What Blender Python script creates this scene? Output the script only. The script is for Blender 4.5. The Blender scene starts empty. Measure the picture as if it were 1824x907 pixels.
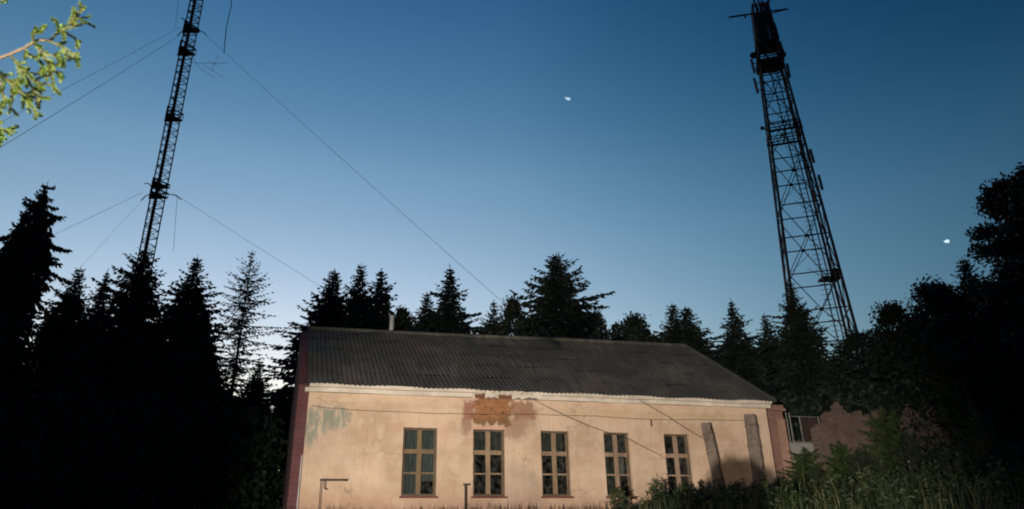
import bpy, math, random
import numpy as np
from mathutils import Vector, Matrix

SC = bpy.context.scene
COL = SC.collection
rnd = random.Random(7)
EYE = 1.6
LP0 = Vector((-4, -8, .85))
# ------------------------------------------------------------------ camera model
FP = 1260.0
TH = math.atan(FP/3018); RHO = math.asin(57/3018)
F = Vector((0, math.cos(TH), math.sin(TH))); U0 = Vector((0, -math.sin(TH), math.cos(TH))); X0 = Vector((1, 0, 0))
CR = math.cos(RHO)*X0 - math.sin(RHO)*U0
CU = math.sin(RHO)*X0 + math.cos(RHO)*U0
CAMP = Vector((0, 0, EYE))
def ray(px, py): return F*FP + CR*(px-912) - CU*(py-453.5)
def at(px, py, Y):
    r = ray(px, py); return CAMP + r*(Y/r.y)
def mpp(p):                      # metres per photo pixel at a point
    return (Vector(p)-CAMP).dot(F)/FP

cam = bpy.data.cameras.new('camera'); camo = bpy.data.objects.new('camera', cam); COL.objects.link(camo)
cam.sensor_width = 36; cam.lens = FP/1824*36; cam.dof.use_dof = True; cam.dof.focus_distance = 26; cam.dof.aperture_fstop = 2.6; cam.clip_start = 0.05; cam.clip_end = 6000
M = Matrix((CR, CU, -F)).transposed().to_4x4(); M.translation = CAMP
camo.matrix_world = M
SC.camera = camo

# ------------------------------------------------------------------ node helpers
def new_mat(name):
    m = bpy.data.materials.new(name); m.use_nodes = True
    nt = m.node_tree; b = nt.nodes['Principled BSDF']
    return m, nt, b
def nd(nt, t, **kw):
    n = nt.nodes.new(t)
    for k, v in kw.items():
        if k in n.inputs.keys() if hasattr(n.inputs, 'keys') else False: n.inputs[k].default_value = v
        else: setattr(n, k, v)
    return n
def lk(nt, a, b): nt.links.new(a, b)
def mth(nt, op, a, b=None, c=None, clamp=False):
    n = nt.nodes.new('ShaderNodeMath'); n.operation = op; n.use_clamp = clamp
    for i, v in enumerate((a, b, c)):
        if v is None: continue
        if isinstance(v, (int, float)): n.inputs[i].default_value = v
        else: nt.links.new(v, n.inputs[i])
    return n.outputs[0]
def mixc(nt, fac, a, b):
    n = nt.nodes.new('ShaderNodeMix'); n.data_type = 'RGBA'
    for i, v in ((0, fac), (6, a), (7, b)):
        if isinstance(v, (int, float)): n.inputs[i].default_value = v
        elif isinstance(v, (tuple, list)): n.inputs[i].default_value = (*v, 1)
        else: nt.links.new(v, n.inputs[i])
    return n.outputs[2]
def noise(nt, vec, scale, detail=4, rough=.55, dist=0):
    n = nt.nodes.new('ShaderNodeTexNoise'); n.inputs['Scale'].default_value = scale
    n.inputs['Detail'].default_value = detail; n.inputs['Roughness'].default_value = rough; n.inputs['Distortion'].default_value = dist
    if vec is not None: nt.links.new(vec, n.inputs['Vector'])
    return n.outputs['Fac']
def mapping(nt, vec, scale=(1, 1, 1), loc=(0, 0, 0), rot=(0, 0, 0)):
    n = nt.nodes.new('ShaderNodeMapping'); nt.links.new(vec, n.inputs[0])
    n.inputs['Scale'].default_value = scale; n.inputs['Location'].default_value = loc; n.inputs['Rotation'].default_value = rot
    return n.outputs[0]
def step(nt, v, lo, hi):
    n = nt.nodes.new('ShaderNodeMapRange'); n.interpolation_type = 'SMOOTHSTEP'
    nt.links.new(v, n.inputs[0]); n.inputs[1].default_value = lo; n.inputs[2].default_value = hi
    return n.outputs[0]
def bump(nt, b, h, strength=.4, dist=.02):
    n = nt.nodes.new('ShaderNodeBump'); n.inputs['Strength'].default_value = strength; n.inputs['Distance'].default_value = dist
    nt.links.new(h, n.inputs['Height']); nt.links.new(n.outputs[0], b.inputs['Normal'])
def objco(nt): return nt.nodes.new('ShaderNodeTexCoord').outputs['Object']

def simple(name, c1, c2, scale=6, rough=.85, metal=0, bmp=.3, stretch=(1, 1, 1), bd=.01):
    m, nt, b = new_mat(name); co = objco(nt)
    v = mapping(nt, co, stretch)
    n1 = noise(nt, v, scale, 5, .6); n2 = noise(nt, v, scale*.23, 3, .5)
    f = step(nt, mth(nt, 'ADD', mth(nt, 'MULTIPLY', n1, .6), mth(nt, 'MULTIPLY', n2, .5)), .35, .75)
    lk(nt, mixc(nt, f, c1, c2), b.inputs['Base Color'])
    b.inputs['Roughness'].default_value = rough; b.inputs['Metallic'].default_value = metal
    if bmp: bump(nt, b, n1, bmp, bd)
    return m
def foliage(name, c1, c2, scale=1.2, rough=.6):
    m, nt, b = new_mat(name); co = objco(nt)
    n1 = noise(nt, co, scale, 3, .6)
    lk(nt, mixc(nt, step(nt, n1, .35, .65), c1, c2), b.inputs['Base Color'])
    b.inputs['Roughness'].default_value = rough; b.inputs['Specular IOR Level'].default_value = .25
    return m

M_steel = simple('painted_steel_dark', (.035, .035, .04), (.09, .05, .04), 3, .6, .3, .1)
M_rust = simple('rusty_red_steel', (.10, .03, .02), (.05, .03, .03), 5, .7, .2, .1)
M_wire = simple('wire_dark', (.16, .18, .20), (.26, .28, .30), 3, .6, .3, 0)
M_antenna = simple('antenna_grey', (.12, .12, .12), (.20, .19, .18), 3, .6, 0, 0)
M_ladder = simple('ladder_galvanised', (.16, .17, .15), (.25, .25, .22), 3, .5, .4, 0)
M_bark = simple('bark', (.025, .019, .015), (.05, .038, .03), 9, .9, 0, .5, (1, 1, .3), .02)
M_bark2 = simple('twig_bark', (.06, .035, .02), (.11, .065, .035), 30, .8, 0, .2)
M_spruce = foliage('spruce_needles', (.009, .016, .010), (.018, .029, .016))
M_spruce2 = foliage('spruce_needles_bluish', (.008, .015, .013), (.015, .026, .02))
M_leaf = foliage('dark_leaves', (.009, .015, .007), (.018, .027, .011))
M_near = foliage('lit_needles', (.04, .085, .012), (.125, .175, .03), 18, .5)
M_grass = foliage('weed_grass', (.009, .018, .005), (.028, .036, .011), 3, .7)
M_straw = foliage('dry_stems', (.045, .045, .02), (.085, .08, .035), 3, .8)
M_sap = foliage('sapling_needles', (.02, .036, .012), (.045, .065, .018), 3, .6)
M_concrete = simple('old_concrete', (.075, .06, .045), (.20, .16, .125), 9, .9, 0, .6, (1, 1, .5))
M_panel = simple('pale_concrete', (.20, .20, .18), (.30, .29, .26), 4, .9, 0, .4)
M_white = simple('lime_white', (.42, .38, .31), (.66, .60, .50), 2.2, .9, 0, .3, (1, 1, 1.5))
M_iron = simple('dark_iron', (.03, .025, .02), (.07, .045, .03), 8, .7, .4, .2)
M_zinc = simple('zinc_pipe', (.28, .28, .28), (.42, .42, .42), 6, .6, .2, .1)
M_sill = simple('red_sill', (.10, .03, .02), (.17, .06, .035), 6, .8, 0, .3)
M_trimr = simple('oxide_red_board', (.07, .025, .028), (.11, .04, .04), 4, .8, 0, .3, (1, 1, .4))
M_inside = simple('interior_plaster', (.10, .09, .08), (.16, .14, .12), 3, .9, 0, .2)
M_frame_br = simple('window_frame_brown', (.11, .075, .035), (.22, .15, .07), 9, .7, 0, .3, (1, 1, .2))
M_frame_tan = simple('window_frame_tan', (.15, .10, .055), (.30, .215, .13), 9, .7, 0, .3, (1, 1, .2))
M_frame_gy = simple('window_frame_weathered', (.16, .11, .07), (.34, .24, .16), 12, .7, 0, .3, (1, 1, .2))
M_curtain = simple('teal_curtain', (.10, .16, .16), (.33, .38, .36), 3, .9, 0, .5, (5, 1, .4), .04)
M_curtain2 = simple('green_netting', (.05, .075, .065), (.11, .13, .11), 7, .9, 0, .5, (5, 1, .4), .04)
M_cloth = simple('pale_rag', (.42, .42, .34), (.55, .52, .42), 7, .9)

def glass_mat():
    m, nt, b = new_mat('old_window_glass')
    nt.nodes.remove(b); out = nt.nodes['Material Output']
    co = objco(nt)
    t = nt.nodes.new('ShaderNodeBsdfTransparent'); t.inputs[0].default_value = (.68, .71, .71, 1)
    g = nt.nodes.new('ShaderNodeBsdfGlossy'); g.inputs['Roughness'].default_value = .06
    d = nt.nodes.new('ShaderNodeBsdfDiffuse'); d.inputs[0].default_value = (.13, .13, .11, 1)
    bp = nt.nodes.new('ShaderNodeBump'); bp.inputs['Strength'].default_value = .25; bp.inputs['Distance'].default_value = .01
    lk(nt, noise(nt, co, 3, 2), bp.inputs['Height']); lk(nt, bp.outputs[0], g.inputs['Normal'])
    fr = nt.nodes.new('ShaderNodeFresnel'); fr.inputs[0].default_value = 1.5
    mx = nt.nodes.new('ShaderNodeMixShader'); lk(nt, fr.outputs[0], mx.inputs[0]); lk(nt, t.outputs[0], mx.inputs[1]); lk(nt, g.outputs[0], mx.inputs[2])
    dirt = mth(nt, 'MULTIPLY', step(nt, noise(nt, co, 6, 5, .65), .35, .8), .35)
    mx2 = nt.nodes.new('ShaderNodeMixShader'); lk(nt, dirt, mx2.inputs[0]); lk(nt, mx.outputs[0], mx2.inputs[1]); lk(nt, d.outputs[0], mx2.inputs[2])
    lk(nt, mx2.outputs[0], out.inputs[0])
    return m
M_glass = glass_mat()

def brick_col(nt, vec, c1, c2, mortar, scale=1.0):
    br = nt.nodes.new('ShaderNodeTexBrick'); nt.links.new(vec, br.inputs['Vector'])
    br.inputs['Scale'].default_value = scale; br.inputs['Brick Width'].default_value = .26; br.inputs['Row Height'].default_value = .078
    br.inputs['Mortar Size'].default_value = .009; br.inputs['Mortar Smooth'].default_value = .4; br.inputs['Bias'].default_value = 0
    br.inputs['Color1'].default_value = (*c1, 1); br.inputs['Color2'].default_value = (*c2, 1); br.inputs['Mortar'].default_value = (*mortar, 1)
    return br.outputs['Color'], br.outputs['Fac']
def swz(nt, co, horiz='X'):
    s = nt.nodes.new('ShaderNodeSeparateXYZ'); nt.links.new(co, s.inputs[0])
    c = nt.nodes.new('ShaderNodeCombineXYZ'); nt.links.new(s.outputs[horiz], c.inputs[0]); nt.links.new(s.outputs['Z'], c.inputs[1])
    return c.outputs[0], s
def brick_mat(name, c1, c2, mortar, horiz='X', ragged=.5):
    m, nt, b = new_mat(name); co = objco(nt)
    v, s = swz(nt, co, horiz)
    col, fac = brick_col(nt, v, c1, c2, mortar)
    n = noise(nt, co, 1.7, 5, .6); n2 = noise(nt, co, 14, 4, .6)
    col = mixc(nt, mth(nt, 'MULTIPLY', step(nt, n, .45, .7), ragged), col, tuple(x*.45 for x in c1))
    col = mixc(nt, mth(nt, 'MULTIPLY', step(nt, n2, .55, .75), .5), col, mortar)
    lk(nt, col, b.inputs['Base Color']); b.inputs['Roughness'].default_value = .9
    h = mth(nt, 'ADD', mth(nt, 'MULTIPLY', fac, -1), mth(nt, 'MULTIPLY', n2, 1.2))
    bump(nt, b, h, .6, .02)
    return m
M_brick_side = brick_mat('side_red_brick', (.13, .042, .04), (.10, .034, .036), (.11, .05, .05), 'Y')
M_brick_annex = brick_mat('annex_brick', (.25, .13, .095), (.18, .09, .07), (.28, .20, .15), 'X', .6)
M_brick_ruin = brick_mat('ruin_brick', (.145, .095, .068), (.10, .068, .05), (.17, .14, .11), 'X', .9)

def facade_mat():
    m, nt, b = new_mat('peeling_ochre_plaster'); co = objco(nt)
    v, s = swz(nt, co, 'X'); Xc, Zc = s.outputs['X'], s.outputs['Z']
    big = noise(nt, v, .55, 5, .6); mid = noise(nt, v, 2.6, 6, .62); fine = noise(nt, v, 22, 5, .65)
    streak = noise(nt, mapping(nt, v, (4.5, .35, 1)), 1.6, 5, .6)
    # broad colour shifts of the old limewash
    col = mixc(nt, step(nt, big, .36, .66), (.46, .335, .225), (.62, .47, .335))
    col = mixc(nt, mth(nt, 'MULTIPLY', step(nt, mid, .46, .66), .6), col, (.60, .48, .36))
    col = mixc(nt, mth(nt, 'MULTIPLY', step(nt, streak, .50, .72), .30), col, (.36, .245, .155))
    col = mixc(nt, mth(nt, 'MULTIPLY', step(nt, fine, .56, .76), .35), col, (.36, .26, .17))
    pk = step(nt, noise(nt, mapping(nt, v, (1, 1, 1), (3, 8, 0)), .9, 6, .65), .52, .66)
    col = mixc(nt, mth(nt, 'MULTIPLY', pk, .38), col, (.50, .30, .21))
    gy = step(nt, noise(nt, mapping(nt, v, (1.5, .6, 1), (13, 2, 0)), 1.3, 6, .68), .56, .70)
    col = mixc(nt, mth(nt, 'MULTIPLY', gy, .35), col, (.33, .27, .19))
    def ell(cx, cz, rx, rz, amp, lo=.85, hi=1.1, sc=2.2):
        dx = mth(nt, 'DIVIDE', mth(nt, 'SUBTRACT', Xc, cx), rx); dz = mth(nt, 'DIVIDE', mth(nt, 'SUBTRACT', Zc, cz), rz)
        r = mth(nt, 'SQRT', mth(nt, 'ADD', mth(nt, 'MULTIPLY', dx, dx), mth(nt, 'MULTIPLY', dz, dz)))
        nn = noise(nt, mapping(nt, v, (1, 1, 1), (cx*3.1, cz, 0)), sc, 6, .68)
        r = mth(nt, 'ADD', r, mth(nt, 'MULTIPLY', mth(nt, 'SUBTRACT', nn, .5), amp))
        return mth(nt, 'SUBTRACT', 1, step(nt, r, lo, hi))
    # blue green old paint at the left corner
    g = mth(nt, 'MAXIMUM', ell(.72, 2.98, .62, .42, 2.6, .55, 1.0, 3), ell(.12, 2.75, .35, .62, 2.2, .5, 1.0, 3))
    gst = step(nt, noise(nt, mapping(nt, v, (5, 1.2, 1)), 1.5, 5, .65), .33, .55)
    col = mixc(nt, mth(nt, 'MULTIPLY', mth(nt, 'MULTIPLY', g, gst), .78), col, (.15, .22, .18))
    halo = ell(.75, 2.2, 1.1, 1.0, 2.2, .3, 1.2, 3)
    col = mixc(nt, mth(nt, 'MULTIPLY', halo, .28), col, (.34, .27, .20))
    # pale band of newer plaster above the first window, darker framed field
    for (x0, x1, z0, z1, c, a) in ((2.72, 4.62, 2.98, 3.36, (.66, .49, .32), .45), (4.85, 6.18, .8, 2.88, (.62, .47, .34), .35), (0.0, 15.6, 3.50, 3.74, (.62, .47, .33), .5), (8.0, 15.2, 3.28, 3.46, (.50, .40, .20), .4)):
        mk = mth(nt, 'MULTIPLY', mth(nt, 'MULTIPLY', step(nt, Xc, x0, x0+.03), mth(nt, 'SUBTRACT', 1, step(nt, Xc, x1, x1+.03))),
                 mth(nt, 'MULTIPLY', step(nt, Zc, z0, z0+.02), mth(nt, 'SUBTRACT', 1, step(nt, Zc, z1, z1+.02))))
        mk = mth(nt, 'MULTIPLY', mk, mth(nt, 'MULTIPLY', step(nt, mid, .3, .55), a))
        col = mixc(nt, mk, col, c)
    # render worn thin round the brick
    def rect(x0, x1, z0, z1, amp, lo, hi, sc, sl=0):
        xx = mth(nt, 'ADD', Xc, mth(nt, 'MULTIPLY', mth(nt, 'SUBTRACT', Zc, (z0+z1)/2), sl)) if sl else Xc
        dx = mth(nt, 'DIVIDE', mth(nt, 'ABSOLUTE', mth(nt, 'SUBTRACT', xx, (x0+x1)/2)), (x1-x0)/2)
        dz = mth(nt, 'DIVIDE', mth(nt, 'ABSOLUTE', mth(nt, 'SUBTRACT', Zc, (z0+z1)/2)), (z1-z0)/2)
        nn = noise(nt, mapping(nt, v, (1, 1, 1), (x0*2.3, z0, 0)), sc, 6, .7)
        r = mth(nt, 'ADD', mth(nt, 'MAXIMUM', dx, dz), mth(nt, 'MULTIPLY', mth(nt, 'SUBTRACT', nn, .5), amp))
        return mth(nt, 'SUBTRACT', 1, step(nt, r, lo, hi))
    lower = mth(nt, 'MULTIPLY', mth(nt, 'SUBTRACT', 1, step(nt, mth(nt, 'ADD', Zc, mth(nt, 'MULTIPLY', mid, -1.6)), -.6, .45)), .8)
    col = mixc(nt, lower, col, (.36, .22, .15))
    fade = rect(6.0, 6.95, 2.45, 3.5, 1.6, .5, 1.2, 3, -.55)
    col = mixc(nt, mth(nt, 'MULTIPLY', fade, .75), col, (.30, .185, .125))
    lft = rect(4.62, 5.0, 2.60, 3.70, 1.8, .6, 1.05, 4, -.12)
    col = mixc(nt, mth(nt, 'MULTIPLY', lft, .75), col, (.29, .175, .125))
    thn = rect(6.15, 7.05, 3.10, 3.74, 2.2, .70, .95, 4)
    brk, bf = brick_col(nt, v, (.36, .15, .05), (.22, .085, .04), (.30, .20, .12))
    thnc = mixc(nt, .6, brk, (.26, .155, .11))
    col = mixc(nt, mth(nt, 'MULTIPLY', thn, .85), col, thnc)
    rd = rect(4.68, 5.08, 2.98, 3.64, 2.2, .7, .95, 4)
    col = mixc(nt, mth(nt, 'MULTIPLY', rd, .8), col, mixc(nt, .55, brk, (.32, .15, .12)))
    # pinkish lintel edge
    col = mixc(nt, mth(nt, 'MULTIPLY', rect(4.95, 6.18, 2.79, 2.88, .9, .7, 1.1, 7), .6), col, (.55, .30, .22))
    # bare brick over the second window : orange, pink and olive weathering
    blo = noise(nt, mapping(nt, v, (1, 1, 1), (2, 5, 0)), 3.2, 4, .6); blo2 = noise(nt, mapping(nt, v, (1, 1.6, 1), (7, 1, 0)), 4.5, 4, .6)
    brk = mixc(nt, mth(nt, 'MULTIPLY', step(nt, blo, .48, .6), .75), brk, (.36, .175, .085))
    brk = mixc(nt, mth(nt, 'MULTIPLY', step(nt, blo2, .54, .64), .7), brk, (.13, .065, .03))
    brk = mixc(nt, mth(nt, 'MULTIPLY', mth(nt, 'SUBTRACT', 1, step(nt, Zc, 3.02, 3.25)), .65), brk, (.17, .105, .05))
    brk = mixc(nt, mth(nt, 'MULTIPLY', step(nt, fine, .52, .7), .45), brk, (.48, .30, .18))
    core = rect(4.96, 6.26, 2.90, 3.84, 1.5, .86, .96, 3.4)
    spots = mth(nt, 'MULTIPLY', step(nt, noise(nt, mapping(nt, v, (1, 1, 1), (9, 4, 0)), 3.4, 5, .6), .66, .70), mth(nt, 'SUBTRACT', 1, step(nt, Zc, .2, 1.2)))
    core = mth(nt, 'MAXIMUM', core, mth(nt, 'MULTIPLY', spots, .8))
    col = mixc(nt, core, col, brk)
    # cracks
    vo = nt.nodes.new('ShaderNodeTexVoronoi'); vo.feature = 'DISTANCE_TO_EDGE'; vo.inputs['Scale'].default_value = .75
    wv = nt.nodes.new('ShaderNodeVectorMath'); wv.operation = 'ADD'; nt.links.new(v, wv.inputs[0])
    nc = nt.nodes.new('ShaderNodeTexNoise'); nc.inputs['Scale'].default_value = 2; nc.inputs['Detail'].default_value = 5; nt.links.new(v, nc.inputs['Vector'])
    sc_ = nt.nodes.new('ShaderNodeVectorMath'); sc_.operation = 'SCALE'; sc_.inputs[3].default_value = .7; nt.links.new(nc.outputs['Color'], sc_.inputs[0]); nt.links.new(sc_.outputs[0], wv.inputs[1])
    nt.links.new(wv.outputs[0], vo.inputs['Vector'])
    crack = mth(nt, 'MULTIPLY', mth(nt, 'SUBTRACT', 1, step(nt, vo.outputs['Distance'], .0, .011)), step(nt, noise(nt, v, .8, 3), .5, .62))
    col = mixc(nt, mth(nt, 'MULTIPLY', crack, .40), col, (.17, .10, .06))
    lk(nt, col, b.inputs['Base Color']); b.inputs['Roughness'].default_value = .93; b.inputs['Specular IOR Level'].default_value = .2
    h = mth(nt, 'ADD', mth(nt, 'MULTIPLY', mid, 1.0), mth(nt, 'MULTIPLY', fine, .5))
    h = mth(nt, 'SUBTRACT', h, mth(nt, 'MULTIPLY', core, 1.6))
    h = mth(nt, 'SUBTRACT', h, mth(nt, 'MULTIPLY', mth(nt, 'MULTIPLY', core, bf), .5))
    h = mth(nt, 'SUBTRACT', h, mth(nt, 'MULTIPLY', crack, .6))
    bump(nt, b, h, .55, .03)
    return m
M_facade = facade_mat()

def roof_mat():
    m, nt, b = new_mat('weathered_asbestos_slate'); co = objco(nt)
    n1 = noise(nt, co, .5, 5, .62); n2 = noise(nt, mapping(nt, co, (3, .5, .5)), 2.2, 5, .6); n3 = noise(nt, co, 9, 4, .6)
    col = mixc(nt, step(nt, n1, .38, .66), (.042, .045, .034), (.098, .090, .071))
    col = mixc(nt, mth(nt, 'MULTIPLY', step(nt, n2, .45, .62), .7), col, (.034, .033, .027))
    col = mixc(nt, mth(nt, 'MULTIPLY', step(nt, n3, .55, .75), .4), col, (.11, .10, .085))
    col = mixc(nt, mth(nt, 'MULTIPLY', step(nt, noise(nt, mapping(nt, co, (1, 1, 1), (5, 2, 1)), .9, 5, .6), .56, .68), .5), col, (.05, .058, .028))
    col = mixc(nt, mth(nt, 'MULTIPLY', step(nt, noise(nt, mapping(nt, co, (1, 1, 1), (15, 7, 1)), .8, 4, .6), .58, .70), .5), col, (.10, .045, .04))
    lk(nt, col, b.inputs['Base Color']); b.inputs['Roughness'].default_value = .9
    bump(nt, b, n3, .4, .02)
    return m
M_roof = roof_mat()

def ground_mat():
    m, nt, b = new_mat('rough_meadow'); co = objco(nt)
    n1 = noise(nt, co, .35, 6, .6); n2 = noise(nt, co, 7, 5, .6)
    col = mixc(nt, step(nt, n1, .4, .65), (.025, .035, .012), (.05, .042, .025))
    col = mixc(nt, mth(nt, 'MULTIPLY', step(nt, n2, .5, .7), .6), col, (.045, .06, .02))
    lk(nt, col, b.inputs['Base Color']); b.inputs['Roughness'].default_value = 1
    bump(nt, b, n2, .6, .08)
    return m
M_ground = ground_mat()
def emit_mat(name, c, s):
    m, nt, b = new_mat(name); b.inputs['Base Color'].default_value = (0, 0, 0, 1)
    b.inputs['Emission Color'].default_value = (*c, 1); b.inputs['Emission Strength'].default_value = s
    return m

# ------------------------------------------------------------------ object helpers
def tag(o, label=None, cat=None, group=None, kind=None):
    if label: o['label'] = label
    if cat: o['category'] = cat
    if group: o['group'] = group
    if kind: o['kind'] = kind
    return o
def empty(name, loc=(0, 0, 0), rz=0, label=None, cat=None, group=None):
    o = bpy.data.objects.new(name, None); COL.objects.link(o); o.location = loc; o.rotation_euler = (0, 0, rz)
    o.empty_display_size = .3
    return tag(o, label, cat, group)
def link(name, me, parent=None):
    o = bpy.data.objects.new(name, me); COL.objects.link(o)
    if parent is not None: o.parent = parent
    return o
class MB:
    def __init__(s): s.v = []; s.f = []; s.mi = []
    def add(s, vs, fs, mi=0):
        n = len(s.v); s.v += [tuple(p) for p in vs]; s.f += [tuple(i+n for i in f) for f in fs]; s.mi += [mi]*len(fs); return s
    def box(s, x0, x1, y0, y1, z0, z1, mi=0):
        v = [(x0,y0,z0),(x1,y0,z0),(x1,y1,z0),(x0,y1,z0),(x0,y0,z1),(x1,y0,z1),(x1,y1,z1),(x0,y1,z1)]
        return s.add(v, [(0,3,2,1),(4,5,6,7),(0,1,5,4),(1,2,6,5),(2,3,7,6),(3,0,4,7)], mi)
    def bar(s, p, q, r, r2=None, n=4, mi=0):
        p = Vector(p); q = Vector(q); d = q-p
        if d.length < 1e-6: return s
        r2 = r if r2 is None else r2
        a = d.normalized(); t = Vector((0,0,1)) if abs(a.z) < .9 else Vector((1,0,0))
        e1 = a.cross(t).normalized(); e2 = a.cross(e1)
        vs = []
        for c, rr in ((p, r), (q, r2)):
            for k in range(n):
                an = 2*math.pi*(k+.5)/n; vs.append(c+(e1*math.cos(an)+e2*math.sin(an))*rr)
        fs = [(k, (k+1) % n, n+(k+1) % n, n+k) for k in range(n)] + [tuple(range(n))[::-1], tuple(range(n, 2*n))]
        return s.add(vs, fs, mi)
    def tube(s, pts, rs, n=6, mi=0):
        pts = [Vector(p) for p in pts]; N = len(pts)
        if not hasattr(rs, '__len__'): rs = [rs]*N
        vs = []; e1 = None
        for i, p in enumerate(pts):
            a = (pts[min(i+1, N-1)]-pts[max(i-1, 0)]).normalized()
            if e1 is None:
                t = Vector((0,0,1)) if abs(a.z) < .9 else Vector((1,0,0)); e1 = a.cross(t).normalized()
            e1 = (e1-a*e1.dot(a)).normalized(); e2 = a.cross(e1)
            for k in range(n):
                an = 2*math.pi*k/n; vs.append(p+(e1*math.cos(an)+e2*math.sin(an))*rs[i])
        fs = [(i*n+k, i*n+(k+1) % n, (i+1)*n+(k+1) % n, (i+1)*n+k) for i in range(N-1) for k in range(n)]
        fs += [tuple(range(n))[::-1], tuple(range((N-1)*n, N*n))]
        return s.add(vs, fs, mi)
    def mesh(s, name, mats):
        me = bpy.data.meshes.new(name); me.from_pydata(s.v, [], s.f); me.update()
        for m in (mats if isinstance(mats, (list, tuple)) else [mats]): me.materials.append(m)
        if any(s.mi): me.polygons.foreach_set('material_index', s.mi)
        return me
    def build(s, name, mats, parent=None, smooth=False):
        me = s.mesh(name, mats)
        if smooth:
            me.polygons.foreach_set('use_smooth', [True]*len(me.polygons))
        return link(name, me, parent)

# ------------------------------------------------------------------ ground
def ss(a, b, x):
    t = min(1, max(0, (x-a)/(b-a))); return t*t*(3-2*t)
GZ = 2.3
def gz(x, y):
    return GZ*ss(3, 17, y) + .10*math.sin(x*.31+1)*math.sin(y*.23)*ss(2, 8, y)*(1-ss(16, 20, y)*.7)
mb = MB()
def lin(a, b, n): return [a+(b-a)*i/(n-1) for i in range(n)]
gxs = [-900, -400, -200, -100]+lin(-60, 60, 81)+[100, 200, 400, 900]; gys = [-500, -200, -60]+lin(-30, 90, 81)+[120, 200, 400, 800, 1500]
mb.add([(x, y, gz(x, y)) for y in gys for x in gxs], [(j*len(gxs)+i, j*len(gxs)+i+1, (j+1)*len(gxs)+i+1, (j+1)*len(gxs)+i) for j in range(len(gys)-1) for i in range(len(gxs)-1)])
g = mb.build('ground', M_ground, smooth=True); tag(g, kind='structure')

# ------------------------------------------------------------------ building frame
def atz(px, py, z):
    r = ray(px, py); return CAMP + r*((z-EYE)/r.z)
PL = atz(552, 683, EYE+4.7); PR = atz(1362, 715, EYE+4.7)
UV = Vector((PR.x-PL.x, PR.y-PL.y, 0)); LEN = UV.length; UV.normalize(); NV = Vector((-UV.y, UV.x, 0))
BO = Vector((PL.x, PL.y, GZ)); BROT = math.atan2(UV.y, UV.x)
def fac(px, py, dep=0):                    # pixel -> building coordinates on the plane dep metres behind the facade
    r = ray(px, py); o = BO+NV*dep
    t = (o-CAMP).dot(NV)/r.dot(NV); p = CAMP+r*t-BO
    return p.dot(UV), p.z
SK = -.05; DEP = 8.0; EV = EYE+4.7-GZ      # skew of the side wall, depth, eaves height
bld = empty('brick_building', BO, BROT, 'long single storey building with peeling ochre plaster and grey corrugated roof', 'building')

WIN = [(2.85, 3.88, M_frame_br), (5.0, 6.0, M_frame_tan), (7.19, 8.13, M_frame_tan), (9.33, 10.22, M_frame_gy), (11.48, 12.41, M_frame_gy)]
WZ0, WZ1 = .80, 2.78
TK = .42
# front wall with openings
us = sorted(set([0, LEN]+[w[0] for w in WIN]+[w[1] for w in WIN])); zs = [-.4, WZ0, WZ1, EV-.26]
mb = MB()
def hole(i, j): return j == 1 and any(abs(us[i]-w[0]) < 1e-6 for w in WIN)
nu = len(us); nz = len(zs)
V = [(u, 0, z) for z in zs for u in us]+[(u+SK*TK if u == 0 else u, TK, z) for z in zs for u in us]; off = nu*nz
Fs = []
for j in range(nz-1):
    for i in range(nu-1):
        a, b_, c, d = j*nu+i, j*nu+i+1, (j+1)*nu+i+1, (j+1)*nu+i
        if hole(i, j):
            Fs += [(a, b_, b_+off, a+off), (b_, c, c+off, b_+off), (c, d, d+off, c+off), (d, a, a+off, d+off)]
        else:
            Fs += [(a, b_, c, d), (d+off, c+off, b_+off, a+off)]
Fs += [(j*nu+nu-1, j*nu+nu-1+off, (j+1)*nu+nu-1+off, (j+1)*nu+nu-1) for j in range(nz-1)]
mb.add(V, Fs); mb.build('wall', M_facade, bld)
# left gable wall (skewed back), its outer face seen edge on
RZ = 7.55+EYE-GZ; RZR = 7.74+EYE-GZ
def gable(u0, th, mat, skew, rz, z0=-.4):
    m_ = MB(); prof = [(0, z0), (DEP, z0), (DEP, EV-.05), (4, rz-.12), (0, EV-.05)]
    vs = [(u0+skew*y, y, z) for y, z in prof]+[(u0+th+skew*y, y, z) for y, z in prof]
    m_.add(vs, [(4, 3, 2, 1, 0), (5, 6, 7, 8, 9)]+[(k, (k+1) % 5, 5+(k+1) % 5, 5+k) for k in range(5)])
    return m_.build('wall', mat, bld)
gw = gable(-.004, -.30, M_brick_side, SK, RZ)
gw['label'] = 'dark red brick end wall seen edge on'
m_ = MB(); m_.box(LEN-TK, LEN-.01, TK+.003, DEP-.4, -.4, EV-.26); m_.build('wall', M_inside, bld)
m_ = MB(); m_.box(.05, LEN-.01, DEP-.4+.003, DEP, -.4, EV-.26); m_.build('wall', M_inside, bld)
m_ = MB(); m_.box(.05, LEN-TK-.003, TK+.003, DEP-.403, .35, .42); m_.build('floor', M_inside, bld)
m_ = MB(); m_.box(.05, LEN-TK-.003, TK+.003, DEP-.403, EV-.5, EV-.4); m_.build('ceiling', M_inside, bld)
# red board on the left corner
m_ = MB(); m_.add([(-.05, -.05, -.4), (-.02, -.05, -.4), (-.02, .02, -.4), (-.05, .02, -.4), (-.05, -.05, 1.9), (-.02, -.05, 1.95), (-.02, .02, 1.95), (-.05, .02, 1.9)], [(0,3,2,1),(4,5,6,7),(0,1,5,4),(1,2,6,5),(2,3,7,6),(3,0,4,7)])
m_.build('corner_pipe', M_zinc, bld)
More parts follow.
